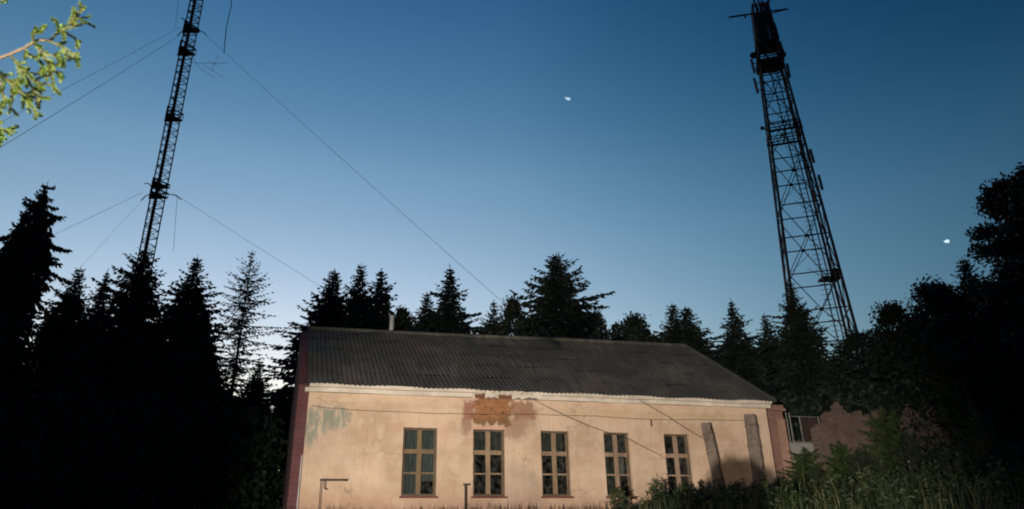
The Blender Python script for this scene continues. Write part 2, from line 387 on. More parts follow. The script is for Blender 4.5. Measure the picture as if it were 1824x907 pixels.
# cornice (two steps, broken away above the brick patch)
def broken(u, z):
    return 0
mb = MB(); prof = [(-.0, EV-.255), (-.07, EV-.25), (-.08, EV-.13), (-.17, EV-.12), (-.19, EV-.01), (0, EV-.005)]
cu = []
u = -.12
while u < LEN+.2:
    cu.append(u); u += .11
rc = random.Random(3); vs = []
def inbrk(u): return 5.02 < u < 5.46 or 5.78 < u < 6.30
for i, u in enumerate(cu):
    dmg = ss(4.9, 5.4, u)*(1-ss(6.9, 7.3, u))
    for k, (y, z) in enumerate(prof):
        j = rc.uniform(-1, 1)
        yy = y*(1-.75*dmg*rc.uniform(.2, 1)) + j*.004; zz = z + (rc.uniform(0, .09)*dmg if k in (0, 1, 2) else 0) + j*.003 + .006*math.sin(u*1.7)
        if k == 0 or k == 5: yy = -.003
        if k in (0, 1, 2) and inbrk(u): yy = -.004-.006*k; zz = EV-.255+.06*k+rc.uniform(-.015, .02)*k
        vs.append((u, yy, zz))
n = len(prof)
mb.add(vs, [(i*n+k, i*n+k+1, (i+1)*n+k+1, (i+1)*n+k) for i in range(len(cu)-1) for k in range(n-1)]+[tuple(range(n)), tuple(range((len(cu)-1)*n, len(cu)*n))[::-1]])
mb.mi = [1 if (f_ < (len(cu)-1)*(n-1) and f_ % (n-1) in (0, 1) and inbrk(cu[f_//(n-1)]) and inbrk(cu[f_//(n-1)+1])) else 0 for f_ in range(len(mb.f))]
mb.build('cornice', [M_white, simple('shaded_brick_edge', (.08, .035, .02), (.20, .085, .045), 12, .9)], bld)  # brick in the cornice gaps, with the notch shadow darkened into its colour
m_ = MB(); m_.box(-.0, LEN-.01, .003, DEP, EV-.257, EV-.02); m_.build('wall_plate', M_inside, bld)

# roof : corrugated sheets in courses
mb = MB()
EO = -.34; uL0, uL1 = -.06, -.26         # left verge at the eaves and at the ridge
uR0, uR1 = LEN+.22, fac(1222, 614, 4)[0]
ze = EV+.0
ncol = 860; nrow = 5; rr = random.Random(11)
for c in range(nrow):
    t0, t1 = c/nrow, (c+1)/nrow+.012
    for half in range(1):
        vs = []
        jit = [rr.uniform(-.012, .012) for _ in range(ncol//8+2)]
        for (t, lift) in ((t0, .035), (t1, .0)):
            for i in range(ncol+1):
                s = i/ncol; ua = uL0+(uL1-uL0)*t; ub = uR0+(uR1-uR0)*t; u = ua+(ub-ua)*s
                zr = RZ+(RZR-RZ)*s
                y = EO+(4-EO)*t; z = ze-.08+(zr-ze+.08)*t
                uu = uL0+(uR0-uL0)*s
                z += .015*math.sin(uu*2*math.pi/.148)*1.0+lift*.6 + .03*math.sin(uu*.9+t*3)*math.sin(t*math.pi)+.015*math.sin(uu*3.1+c)
                if t == t0: y += jit[int(uu/1.1) % len(jit)]*1.5; z += jit[int(uu/1.1+c) % len(jit)]
                vs.append((u, y, z))
        mb.add(vs, [(i, i+1, ncol+1+i+1, ncol+1+i) for i in range(ncol)])
roof = mb.build('roof', M_roof, bld)
mb = MB()
mb.add([(uL0, DEP+.3, ze-.1), (uR0, DEP+.3, ze-.1), (uR1, 4.0, RZR-.02), (uL1, 4.0, RZ-.02), (uR0, EO, ze-.07)], [(1, 0, 3, 2), (1, 2, 4)])
mb.build('roof', M_roof, bld)
m_ = MB(); m_.tube([(uL1, 4.0, RZ+.03), (uL1+5, 4.0, RZ+.07), (uR1-5, 4, RZR-.02), (uR1, 4.0, RZR+.03)], .075, 8); m_.build('ridge_cap', M_roof, roof)
m_ = MB(); m_.tube([(uR1, 4.0, RZR+.03), (uR0, EO, ze-.02)], .05, 8); m_.build('ridge_cap', M_roof, roof)
m_ = MB(); m_.bar((uL0-.03, EO, ze-.13), (uL1-.03, 4, RZ-.08), .075); m_.build('verge_board', M_trimr, bld)
# vent pipe above the ridge
u, z = fac(697, 590, 4.3); zt = fac(697, 564, 4.3)[1]
m_ = MB(); m_.tube([(u, 4.3, z-.5), (u, 4.3, zt)], .085, 12); m_.tube([(u, 4.3, zt), (u, 4.3, zt+.03)], .11, 12); m_.build('vent_pipe', M_zinc, bld)

# windows
rw = random.Random(5)
M_casing = simple('dark_window_casing', (.055, .04, .022), (.12, .085, .045), 9, .7, 0, .3)
for wi, (a, b_, fm) in enumerate(WIN):
    fr = MB(); w = b_-a; y0, y1 = .12, .20; fw = .055
    fr.box(a, a+fw, y0, y1, WZ0, WZ1); fr.box(b_-fw, b_, y0, y1, WZ0, WZ1)
    fr.box(a+fw, b_-fw, y0, y1, WZ1-fw, WZ1); fr.box(a+fw, b_-fw, y0, y1, WZ0, WZ0+.07)
    nO = len(fr.f); cx = (a+b_)/2
    fr.box(cx-.062, cx+.062, y0-.01, y1-.002, WZ0+.07, WZ1-fw)
    zi0, zi1 = WZ0+.07, WZ1-fw; hh = zi1-zi0
    cuts = [zi0+hh*.32, zi0+hh*.66]
    for zc, th in ((cuts[0], .026), (cuts[1], .065)):
        fr.box(a+fw, cx-.062, y0+.008, y1-.006, zc-th, zc+th); fr.box(cx+.062, b_-fw, y0+.008, y1-.006, zc-th, zc+th)
    # casement rails
    for (xa, xb) in ((a+fw, cx-.062), (cx+.062, b_-fw)):
        for (za, zb) in ((zi0, cuts[0]-.026), (cuts[0]+.026, cuts[1]-.065), (cuts[1]+.065, zi1)):
            fr.box(xa, xa+.014, y0+.02, y1-.012, za, zb); fr.box(xb-.014, xb, y0+.02, y1-.012, za, zb)
    fr.mi = [1 if q_ < nO else 0 for q_ in range(len(fr.f))]
    wo = fr.build('window', [fm, M_casing], bld)
    if wi == 0: wo['label'] = 'window with brown frame and teal curtain behind dusty panes'
    for (xa, xb) in ((a+fw+.014, cx-.076), (cx+.076, b_-fw-.014)):
        for (za, zb) in ((zi0, cuts[0]-.026), (cuts[0]+.026, cuts[1]-.065), (cuts[1]+.065, zi1)):
            tl = rw.uniform(-.006, .006)
            p = MB().add([(xa, .160, za), (xb, .160+tl, za), (xb, .160, zb), (xa, .160-tl, zb), (xa, .163, za), (xb, .163+tl, za), (xb, .163, zb), (xa, .163-tl, zb)],
                         [(0, 1, 2, 3), (7, 6, 5, 4), (0, 4, 5, 1), (1, 5, 6, 2), (2, 6, 7, 3), (3, 7, 4, 0)])
            p.build('pane', M_glass, wo)
    s_ = MB(); s_.box(a-.05, b_+.05, -.075, .119, WZ0-.055, WZ0-.002); s_.build('sill', M_sill, wo)
    def drape(x0, x1, z0, z1, y, mat, name='curtain', amp=.03, par=wo):
        d = MB(); N = 40; vs = []
        for z in (z0, z1):
            for i in range(N+1):
                x = x0+(x1-x0)*i/N; vs.append((x, y+amp*math.sin(i*1.1)+amp*.5*math.sin(i*.37), z+(.02*math.sin(i*.8) if z == z0 else 0)))
        d.add(vs, [(i, i+1, N+2+i, N+1+i) for i in range(N)]); return d.build(name, mat, par)
    if wi == 0:
        drape(a+.02, cx+.01, WZ0+.03, WZ1-.02, .30, M_curtain); drape(cx-.01, b_-.02, WZ0+.45, WZ1-.02, .31, M_curtain)
    if wi == 1: drape(a+.02, b_-.02, WZ0+1.30, WZ1-.02, .32, M_curtain2)
    if wi == 2: drape(a+.02, b_-.1, WZ0+1.32, WZ1-.02, .34, M_curtain2)
    if wi == 3:
        drape(a+.02, b_-.02, WZ0+1.3, WZ1-.02, .34, M_curtain2)
        drape(cx+.13, cx+.33, WZ0+.70, WZ0+1.22, .30, M_cloth, 'hanging_cloth', .012); drape(a+.05, cx-.02, WZ0+.1, WZ0+1.1, .36, M_curtain2)

# bracket at lower left, wall pipe, insulator tick
u0, z0 = fac(570, 856); u1, z1 = fac(617, 855)
m_ = MB(); m_.box(u0, u1, -.24, -.20, z0-.03, z0+.03); m_.box(u0, u0+.03, -.20, .0, z0-.02, z0+.02); m_.box(u1-.03, u1, -.20, .0, z0-.02, z0+.02)
m_.tube([(u0+.02, -.22, z0-.03), (u0+.03, -.20, z0-1.0)], .012); m_.tube([(u0+.12, -.22, z0-.03), (u0+.12, -.22, z0-.22), (u0+.2, -.2, z0-.26)], .015); m_.build('wall_bracket', M_iron, bld)
u0, z0 = fac(828, 864)
m_ = MB(); m_.tube([(u0, -.12, -.3), (u0, -.12, z0)], .035, 8); m_.tube([(u0-.02, -.12, z0), (u0+.12, -.12, z0+.01)], .03, 8); m_.box(u0-.07, u0+.07, -.16, -.08, z0-.02, z0+.03); m_.build('standpipe', M_iron, bld)
u0, z0 = fac(1159, 748)
m_ = MB(); m_.box(u0-.012, u0+.012, -.05, -.0, z0-.22, z0+.02); m_.build('cable_hook', M_iron, bld)
# cables on and in front of the wall
def cable(pts, r=.011, sag=0, name='cable', par=bld, y=-.03):
    ps = []
    for (a, b_) in zip(pts[:-1], pts[1:]):
        A = Vector(a); B = Vector(b_)
        for k in range(9):
            t = k/9; p = A.lerp(B, t); p.z -= sag*4*t*(1-t); ps.append(p)
    ps.append(Vector(pts[-1])); m_ = MB(); m_.tube(ps, r, 5); return m_.build(name, M_iron, par)
def w3(px, py, d): u, z = fac(px, py, d); return (u, d, z)
cable([w3(556, 722, -.05), w3(600, 728, -.05), w3(720, 734, -.05), w3(812, 737, -.05), w3(955, 738, -.05), w3(1060, 741, -.05), w3(1159, 747, -.05), w3(1240, 747, -.05), w3(1345, 749, -.05)], .008, .015)
cable([w3(950, 712, -.12), w3(1040, 755, -.3), w3(1120, 782, -.3), w3(1180, 812, -.12)], .008, .02)
cable([w3(1130, 706, -.12), w3(1190, 742, -.4), w3(1250, 780, -.5)], .008, .02)

# ------------------------------------------------------------------ annex and ruins on the right
def local_empty(name, px, dep, label, cat, group=None):
    u, _ = fac(px, 800, dep); p = BO+UV*u+NV*dep
    return empty(name, (p.x, p.y, GZ), BROT, label, cat, group), u
ax, u0 = local_empty('brick_annex', 1368, .9, 'narrow red brick annex with a capped cornice against the right end of the ochre building', 'annex')
w = fac(1404, 800, .9)[0]-u0; zt = fac(1385, 722, .9)[1]
m_ = MB(); m_.box(0, w, 0, 3.0, -.3, zt-.22); m_.build('wall', M_brick_annex, ax)
m_ = MB(); m_.box(-.0, w+.10, -.10, 3.1, zt-.22+.003, zt-.12); m_.box(0, w+.05, -.05, 3.05, zt-.12+.003, zt); m_.build('cornice', M_brick_annex, ax)
m_ = MB(); m_.box(w*.62, w+.02, -.05, -.003, -.3, zt-.5); m_.build('pilaster', simple('salmon_plaster', (.26, .15, .11), (.38, .24, .17), 5, .9, 0, .4), ax)
def ruin(px0, px1, dep, tops, label, seed, pyb=None):
    e, u0 = local_empty('ruined_wall', px0, dep, label, 'ruined wall', 'crumbling brick walls right of the building')
    r = random.Random(seed); W = fac(px1, 800, dep)[0]-u0; N = int(W/.13)
    m_ = MB(); prev = None
    for i in range(N):
        s = (i+.5)/N; x0, x1 = W*i/N, W*(i+1)/N
        k = s*(len(tops)-1); ki = int(k); ty = tops[ki]+(tops[min(ki+1, len(tops)-1)]-tops[ki])*(k-ki)
        z = fac(px0+(px1-px0)*s, ty, dep)[1]; jz = r.choice((0, 0, .078, -.078, .156, -.234, -.156)) if i % 2 == 0 else jz; z = round(z/.078)*.078+jz
        yo = r.uniform(-.012, .012)
        m_.box(x0+.0008, x1-.0008, yo, .38+yo, -.3, z)
        if r.random() < .3: m_.box(x0+.01, x1-.02, .02, .2, z+.002, z+.07)
    m_.build('wall', M_brick_ruin, e)
    return e
ruin(1462, 1590, .9, [752, 742, 733, 728, 745, 742, 735, 728, 738], 'nearer crumbling brick wall beside the pale concrete panel', 2)
ruin(1622, 1706, 3.2, [742, 730, 736, 728, 738, 745], 'farther crumbling brick wall half hidden by dark shrubs at the far right', 3)
pn, u0 = local_empty('concrete_barrier', 1408, 1.6, 'low pale concrete panel between brick annex and crumbling wall', 'barrier')
W = fac(1470, 800, 1.6)[0]-u0; zt = fac(1440, 789, 1.6)[1]
m_ = MB(); m_.box(0, W, 0, .12, -.3, zt-.05); m_.box(-.02, W+.02, -.03, .15, zt-.05+.002, zt); m_.build('slab', M_panel, pn)
fe, u0 = local_empty('steel_frame', 1410, 1.75, 'thin dark steel frame standing up behind the pale concrete panel', 'frame')
zt2 = fac(1440, 742, 1.75)[1]; W = fac(1462, 770, 1.75)[0]-u0
for fx in (.0, .14, W*.4, W): m_ = MB(); m_.tube([(fx, 0, -.2), (fx, 0, zt2+(.12 if fx < .2 else 0))], .028, 8); m_.build('post', M_ladder, fe)
for zz_ in (zt2-.02, zt+.06): m_ = MB(); m_.bar((.14, 0, zz_), (W, 0, zz_), .022); m_.build('rail', M_ladder, fe)
m_ = MB(); m_.box(.40*W+.04, W-.04, .01, .03, zt+.1, zt2-.06); m_.build('opening_shade', M_iron, fe)  # dark sheet stands in for the shade inside the frame's opening

# leaning concrete posts
def post(pt, pb, Y, wpx, label, mat, seed, chip):
    T = at(*pt, Y); B = at(*pb, Y-.1); d = (T-B).normalized(); w = wpx*mpp(T)/2
    B = B-d*((B.z-gz(B.x, B.y)+.35)/d.z)
    e = empty('concrete_post', (B.x, B.y, gz(B.x, B.y)), 0, label, 'post', 'leaning concrete posts before the facade')
    r = random.Random(seed); N = 26; vs = []
    e1 = Vector((1, -.35, 0)); e1 = (e1-d*e1.dot(d)).normalized(); e2 = d.cross(e1).normalized()
    prof = [(-1, -.8), (-.8, -1), (.8, -1), (1, -.8), (1, .8), (.8, 1), (-.8, 1), (-1, .8)]
    for i in range(N+1):
        t = i/N; c = B.lerp(T, t)-e.location; ww = w*(1.12-.12*t)
        for (a, b_) in prof:
            j = r.uniform(.93, 1.04) if i < N else r.uniform(.78, .98)
            vs.append(c+e1*a*ww*j+e2*b_*ww*j+d*(r.uniform(-chip, chip) if i == N else 0))
    fs = [(i*8+k, i*8+(k+1) % 8, (i+1)*8+(k+1) % 8, (i+1)*8+k) for i in range(N) for k in range(8)]+[tuple(range(8))[::-1], tuple(range(N*8, N*8+8))]
    MB().add(vs, fs).build('shaft', mat, e)
    # rusty wire wrapped near the top
    for q in (.90, .72): 
        m_ = MB(); c = B.lerp(T, q)-e.location; m_.tube([c+(e1*math.cos(a)*1.25+e2*math.sin(a)*1.25)*w*1.05+d*.01*math.sin(3*a) for a in [k*math.pi/6 for k in range(13)]], .006, 4)
        m_.build('tie_wire', M_iron, e)
post((1257, 755), (1286, 885), 23.7, 17, 'shorter leaning concrete post with a brown chipped top, left of the other', M_concrete, 1, .03)
post((1335, 739), (1360, 907), 23.9, 20, 'taller leaning concrete post near the right corner of the ochre building', M_concrete, 2, .01)

# ------------------------------------------------------------------ trees
def np_mesh(name, vs, nper, mats, mi=None):
    """vs: (N*nper,3) array, each consecutive nper vertices one face"""
    me = bpy.data.meshes.new(name); n = len(vs); nf = n//nper
    me.vertices.add(n); me.vertices.foreach_set('co', np.asarray(vs, dtype=np.float32).ravel())
    me.loops.add(n); me.loops.foreach_set('vertex_index', np.arange(n, dtype=np.int32))
    me.polygons.add(nf); me.polygons.foreach_set('loop_start', np.arange(0, n, nper, dtype=np.int32))
    me.update(calc_edges=True); me.validate()
    for m in mats: me.materials.append(m)
    return me
def twigquads(P, D, L, W, rng, bend=.15):
    """pointed leaf shaped quads starting at P, direction D, length L, width W"""
    n = len(P); D = D/np.linalg.norm(D, axis=1, keepdims=True)
    t = rng.normal(size=(n, 3)); S = np.cross(D, t); S /= np.linalg.norm(S, axis=1, keepdims=True)+1e-9
    L = np.broadcast_to(L, (n,))[:, None]; W = np.broadcast_to(W, (n,))[:, None]
    a = P; b = P+D*L*.45+S*W*.5; c = P+D*L-np.array([0, 0, 1])*L*bend; d = P+D*L*.45-S*W*.5
    return np.stack([a, b, c, d], 1).reshape(-1, 3)
def spruce_meshes(seed, H=16.0, R=3.2, tier=.42, nb=7, power=.85, ragged=.3, droop=.25, bare=.06, twigL=.62, twigW=.15, dens=.15, gapp=0.0, upper=0, mat=None, bulge=None, tmul=1, tref=.36, core=5000):
    rng = np.random.default_rng(seed); q = []; wood = MB()
    wob = rng.normal(size=3)
    wood.tube([(0, 0, -.3), (.03, .02, H*.3), (.0, -.05, H*.65), (0, 0, H)], [H*.0135, H*.010, H*.005, .012], 8)
    z = H*bare; k = 0
    while z < H*.985:
        t = 1-z/H; base = R*(min(1, t/tref)**power)
        if bulge: base *= bulge(1-t)
        base = max(base, .05)
        tier_f = rng.uniform(1-ragged, 1+ragged*.45)
        n = max(3, int(nb*(1 if t > .12 else .6)))
        a0 = rng.uniform(0, 6.28)
        for i in range(n):
            if rng.random() < gapp: continue
            az = a0+6.283*i/n+rng.normal()*.22; L = base*tier_f*rng.uniform(.62, 1.12)
            lo = ((math.sin(az*2+wob[0]*3+z*.5)+math.sin(az*3+wob[1]*5-z*.8))*.12*ragged*2.2)
            L *= 1+lo
            el = (-.18-.35*t+upper+.75*max(0, .25-t)*2)+rng.normal()*.07
            d0 = np.array([math.cos(az)*math.cos(el), math.sin(az)*math.cos(el), math.sin(el)])
            sc_b = min(1, .25+L/R*1.2)
            m = max(4, int(L/dens)); s = (np.arange(m)+rng.random(m))/m
            # branch curve: sags then turns up at the tip
            zc = -droop*L*(s-s**2*.72)
            P = np.array([0, 0, z])+d0*L*s[:, None]; P[:, 2] += zc
            side = np.array([-math.sin(az), math.cos(az), 0])
            if L > .8:
                tp = [(0, 0, z)]
                for ss_ in (.35, .7, 1.0): p_ = np.array([0, 0, z])+d0*L*ss_; p_[2] += -droop*L*(ss_-ss_**2*.72); tp.append(tuple(p_))
                wood.tube(tp, [.012+.008*L, .01+.005*L, .012, .005], 3)
            for sg in (-1, 1):
                tl = (twigL*(1-s*.72)*rng.uniform(.6, 1.25, m))*sc_b
                D = d0*rng.uniform(.45, .9, m)[:, None]+side*sg*rng.uniform(.6, 1.0, m)[:, None]+np.array([0, 0, 1])*rng.uniform(-.55, .05, m)[:, None]
                q.append(twigquads(P, D, tl, twigW*(.4+.6*sc_b)*rng.uniform(.8, 1.3, m), rng))
                # secondary feathery sprigs out of the twigs
                mid = P+D*tl[:, None]*.45
                for rep in range(tmul):
                    D2 = d0*.8+side*sg*rng.uniform(-.3, .8, m)[:, None]+np.array([0, 0, 1])*rng.uniform(-1.0, -.1, m)[:, None]
                    q.append(twigquads(mid, D2, tl*.62, twigW*.8*(.4+.6*sc_b), rng))
            D = d0+np.array([0, 0, 1])*rng.uniform(-.7, .1, m)[:, None]+rng.normal(size=(m, 3))*.15
            q.append(twigquads(P, D, twigL*.55*sc_b*rng.uniform(.7, 1.2, m), twigW*(.4+.6*sc_b), rng))
            tip = np.array([0, 0, z])+d0*L; tip[2] += -droop*L*.28
            q.append(twigquads(np.repeat(tip[None], 2, 0), np.repeat(d0[None], 2, 0)+rng.normal(size=(2, 3))*.12+np.array([0, 0, .12]), twigL*.5*sc_b, twigW*.7*(.4+.6*sc_b), rng))
        z += tier*rng.uniform(.7, 1.2)*(0.55+.45*min(1, t*3)); k += 1
    # leader
    zl = np.linspace(H*.93, H*1.0, 16); Pz = np.stack([zl*0, zl*0, zl], 1)
    q.append(twigquads(Pz, rng.normal(size=(16, 3))*.6+np.array([0, 0, .8]), .14, .045, rng))
    if core:
        tc = rng.random(core)**.8; rc_ = R*np.minimum(1, tc/tref)**power*.55*np.sqrt(rng.random(core)); ac = rng.uniform(0, 6.283, core)
        Pc = np.stack([np.cos(ac)*rc_, np.sin(ac)*rc_, H*(1-tc)*.97], 1); Pc = Pc[Pc[:, 2] > H*max(bare, .03)]; mc = len(Pc)
        rel = np.minimum(1, (1-Pc[:, 2]/H)/tref+.15)
        Dc = np.stack([Pc[:, 0], Pc[:, 1], -np.abs(rng.normal(size=mc))*R*.3], 1)+rng.normal(size=(mc, 3))*.3
        q.append(twigquads(Pc, Dc, twigL*.8*rel*rng.uniform(.6, 1.3, mc), twigW*1.3*rel, rng))
    vs = np.concatenate(q)
    return wood.mesh('trunk', M_bark), np_mesh('crown', vs, 4, [mat or M_spruce]), H
def leafy_meshes(seed, H=12.0, R=3.0, nclump=60, leaves=190, lsz=.20, crown0=.25, csz=.75, shape=None, mat=None):
    rng = np.random.default_rng(seed); wood = MB(); q = []
    r = random.Random(seed)
    top = H*.86
    wood.tube([(0, 0, -.3), (.1, .05, H*.3), (-.05, .1, H*.6), (0, 0, top)], [H*.02, H*.016, H*.009, .03], 8)
    for i in range(nclump):
        t = crown0+(1-crown0)*(i+.5)/nclump; zz = H*(t-.02)
        prof = math.sin(math.pi*min(1, max(0, (t-crown0)/(1-crown0)))**.75)**.6 if shape is None else shape(t)
        az = r.uniform(0, 6.283); rad = R*prof*math.sqrt(r.uniform(.15, 1))*r.uniform(.8, 1.12)
        c = np.array([math.cos(az)*rad, math.sin(az)*rad, zz])
        if c[2] > H*.97: c[2] = H*.95
        wood.tube([(0, 0, max(H*.15, zz-rad*.7)), tuple(c*np.array([.6, .6, 1])-np.array([0, 0, rad*.2])), tuple(c)], [.06, .035, .012], 4)
        n = int(leaves*r.uniform(.5, 1.4)); sz = csz*r.uniform(.55, 1.25)
        g_ = rng.normal(size=(n, 3)); g_ /= np.linalg.norm(g_, axis=1, keepdims=True); g_ *= (rng.random((n, 1))**.45)
        P = c+g_*np.array([sz*1.15, sz*1.15, sz*.7])+rng.normal(size=(n, 3))*.06
        q.append(twigquads(P, rng.normal(size=(n, 3))+np.array([0, 0, -.3]), lsz*rng.uniform(.6, 1.3, n), lsz*.6, rng, .1))
    return wood.mesh('trunk', M_bark), np_mesh('crown', np.concatenate(q), 4, [mat or M_leaf]), H

VAR = {
 'dense': spruce_meshes(1, 16, 3.1, .33, 10, .92, .30, .14, .04, .60, .15, .15, 0, upper=.26),
 'dense2': spruce_meshes(2, 16, 3.4, .34, 10, .85, .42, .14, .04, .66, .16, .15, 0, mat=M_spruce2, upper=.28),
 'slim': spruce_meshes(3, 16, 2.1, .36, 9, .95, .42, .12, .05, .52, .14, .14, .05, mat=M_spruce2, upper=.32),
 'ragged': spruce_meshes(4, 18, 2.7, .44, 10, .75, .55, .30, .10, .78, .20, .12, .05, tref=.20, bulge=lambda h: .70+.42*abs(math.sin(h*9.5+.6))),
 'open': spruce_meshes(5, 16, 2.9, .40, 9, .95, .45, .12, .06, .60, .14, .16, .08, upper=.35),
 'sparse': spruce_meshes(6, 17, 2.5, .36, 8, .62, .55, .02, .14, .38, .075, .22, .16, upper=.42, tmul=3, core=0, tref=.25, mat=M_spruce),
 'round': leafy_meshes(7, 12, 2.6, 70, 240, .22, .22, .75),
 'round2': leafy_meshes(8, 12, 2.9, 80, 240, .22, .2, .8),
 'tall': leafy_meshes(9, 18, 3.0, 130, 240, .24, .15, .85),
 'small': leafy_meshes(10, 6, 2.2, 60, 220, .14, .1, .5),
}
def tree(kind, px, py, Y, hw, label, name='spruce_tree', cat='spruce tree', group='dark trees round the building', rz=None, zb=None):
    """tip at a photo pixel, Y metres out, crown half width hw pixels"""
    T = at(px, py, Y); wd, cr, H = VAR[kind]
    z0 = gz(T.x, T.y) if zb is None else zb
    e = empty(name, (T.x, T.y, z0), 0, label, cat, group)
    sz = (T.z-z0)/H
    me_w = max(abs(v) for v in (np.percentile([v.co.x for v in cr.vertices], 98.5), np.percentile([v.co.y for v in cr.vertices], 98.5)))
    sx = hw*(1.4 if name == 'broadleaf_tree' else 1.1)*mpp(T)/me_w if hw else sz
    for nm, me in (('trunk', wd), ('crown', cr)):
        o = link(nm, me, e); o.scale = (sx, sx, sz); o.rotation_euler = (0, 0, rz if rz is not None else rnd.uniform(0, 6.28))
        o.rotation_euler = (0, 0, 0)
    e.rotation_euler = (rnd.uniform(-.025, .025), rnd.uniform(-.025, .025), rz if rz is not None else rnd.uniform(0, 6.28))
    return e
S = 'spruce_tree'
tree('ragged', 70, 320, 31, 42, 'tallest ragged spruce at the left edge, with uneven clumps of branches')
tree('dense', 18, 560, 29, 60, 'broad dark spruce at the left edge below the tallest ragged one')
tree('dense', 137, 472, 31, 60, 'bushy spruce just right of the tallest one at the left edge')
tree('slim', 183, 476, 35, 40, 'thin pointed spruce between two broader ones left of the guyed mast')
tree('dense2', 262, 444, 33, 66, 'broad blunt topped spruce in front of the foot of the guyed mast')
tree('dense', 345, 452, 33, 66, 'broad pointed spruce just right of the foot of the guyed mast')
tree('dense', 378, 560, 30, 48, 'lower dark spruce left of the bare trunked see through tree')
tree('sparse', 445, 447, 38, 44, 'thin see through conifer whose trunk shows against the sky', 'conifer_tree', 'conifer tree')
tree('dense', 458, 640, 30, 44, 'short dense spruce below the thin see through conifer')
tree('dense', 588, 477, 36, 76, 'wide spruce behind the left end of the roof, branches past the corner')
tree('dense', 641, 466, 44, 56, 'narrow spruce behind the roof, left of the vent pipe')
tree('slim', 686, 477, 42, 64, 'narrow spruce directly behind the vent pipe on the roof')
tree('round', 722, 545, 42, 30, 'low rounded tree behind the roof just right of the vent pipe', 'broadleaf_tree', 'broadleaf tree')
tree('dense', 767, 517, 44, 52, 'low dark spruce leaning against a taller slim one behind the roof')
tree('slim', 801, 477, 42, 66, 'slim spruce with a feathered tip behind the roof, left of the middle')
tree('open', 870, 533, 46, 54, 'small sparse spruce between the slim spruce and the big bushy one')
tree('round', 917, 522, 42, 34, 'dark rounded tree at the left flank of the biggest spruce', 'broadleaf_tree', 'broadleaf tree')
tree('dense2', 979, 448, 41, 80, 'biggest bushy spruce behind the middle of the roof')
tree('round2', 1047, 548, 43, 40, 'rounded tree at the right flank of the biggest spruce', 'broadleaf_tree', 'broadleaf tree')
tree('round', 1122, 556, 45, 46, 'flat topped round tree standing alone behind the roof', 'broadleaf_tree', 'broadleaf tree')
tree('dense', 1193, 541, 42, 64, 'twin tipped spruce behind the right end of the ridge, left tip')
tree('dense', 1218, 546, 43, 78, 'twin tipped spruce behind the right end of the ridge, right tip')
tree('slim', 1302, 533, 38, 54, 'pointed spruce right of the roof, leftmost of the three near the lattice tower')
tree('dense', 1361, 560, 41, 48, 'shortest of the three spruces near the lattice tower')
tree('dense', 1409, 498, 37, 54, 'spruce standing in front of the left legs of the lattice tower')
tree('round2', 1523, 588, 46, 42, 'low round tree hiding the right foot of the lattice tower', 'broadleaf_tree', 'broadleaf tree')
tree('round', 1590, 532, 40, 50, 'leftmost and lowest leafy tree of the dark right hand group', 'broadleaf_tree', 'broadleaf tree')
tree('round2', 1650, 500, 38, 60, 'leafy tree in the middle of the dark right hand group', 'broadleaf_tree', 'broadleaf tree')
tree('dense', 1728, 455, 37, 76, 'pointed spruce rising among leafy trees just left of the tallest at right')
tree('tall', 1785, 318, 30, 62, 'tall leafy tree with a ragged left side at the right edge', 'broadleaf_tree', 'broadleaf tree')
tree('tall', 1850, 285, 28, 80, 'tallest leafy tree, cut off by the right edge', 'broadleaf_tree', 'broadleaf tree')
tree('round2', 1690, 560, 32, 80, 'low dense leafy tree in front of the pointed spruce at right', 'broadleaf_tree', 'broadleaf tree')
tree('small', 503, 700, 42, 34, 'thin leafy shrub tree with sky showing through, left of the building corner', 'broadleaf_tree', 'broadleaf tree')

# undergrowth and far wood that reads as one mass
def mass(name, label, spots, seed, lsz=.21):
    rng = np.random.default_rng(seed); q = []
    for (px, py, Y, hw) in spots:
        T = at(px, py, Y); hwm = hw*mpp(T); z0 = gz(T.x, T.y); h = T.z-z0
        n = int(800*hwm*h/3); n = min(n, 24000)
        t = rng.random(n)**.9; rr_ = hwm*np.sqrt(1-t**2.2*.8)*rng.uniform(.2, 1.0, n)**.6; az = rng.uniform(0, 6.283, n)
        P = np.stack([T.x+np.cos(az)*rr_, T.y+np.sin(az)*rr_*.6, z0+t*h], 1)+rng.normal(size=(n, 3))*.12
        q.append(twigquads(P, rng.normal(size=(n, 3))+np.array([0, 0, -.5]), lsz*rng.uniform(.7, 1.8, n), lsz*.85, rng))
    me = np_mesh(name, np.concatenate(q), 4, [M_spruce]); o = link(name, me)
    tag(o, label, 'undergrowth', kind='stuff'); return o
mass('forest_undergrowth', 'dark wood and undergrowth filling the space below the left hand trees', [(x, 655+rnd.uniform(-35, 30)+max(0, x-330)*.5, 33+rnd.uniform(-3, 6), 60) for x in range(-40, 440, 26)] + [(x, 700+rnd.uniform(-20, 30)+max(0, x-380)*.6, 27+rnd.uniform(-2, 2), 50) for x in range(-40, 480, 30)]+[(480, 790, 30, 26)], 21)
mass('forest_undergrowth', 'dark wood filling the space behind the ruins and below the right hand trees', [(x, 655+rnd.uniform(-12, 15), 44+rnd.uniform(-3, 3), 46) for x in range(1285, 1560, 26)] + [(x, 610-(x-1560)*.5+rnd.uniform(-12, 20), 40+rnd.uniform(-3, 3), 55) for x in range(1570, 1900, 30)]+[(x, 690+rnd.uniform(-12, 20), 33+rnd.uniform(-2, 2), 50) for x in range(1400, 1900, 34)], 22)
mass('forest_undergrowth', 'low dark undergrowth showing behind the roof ridge', [(x, 590+rnd.uniform(-14, 12), 46+rnd.uniform(-3, 3), 30) for x in range(560, 1240, 34)], 23)

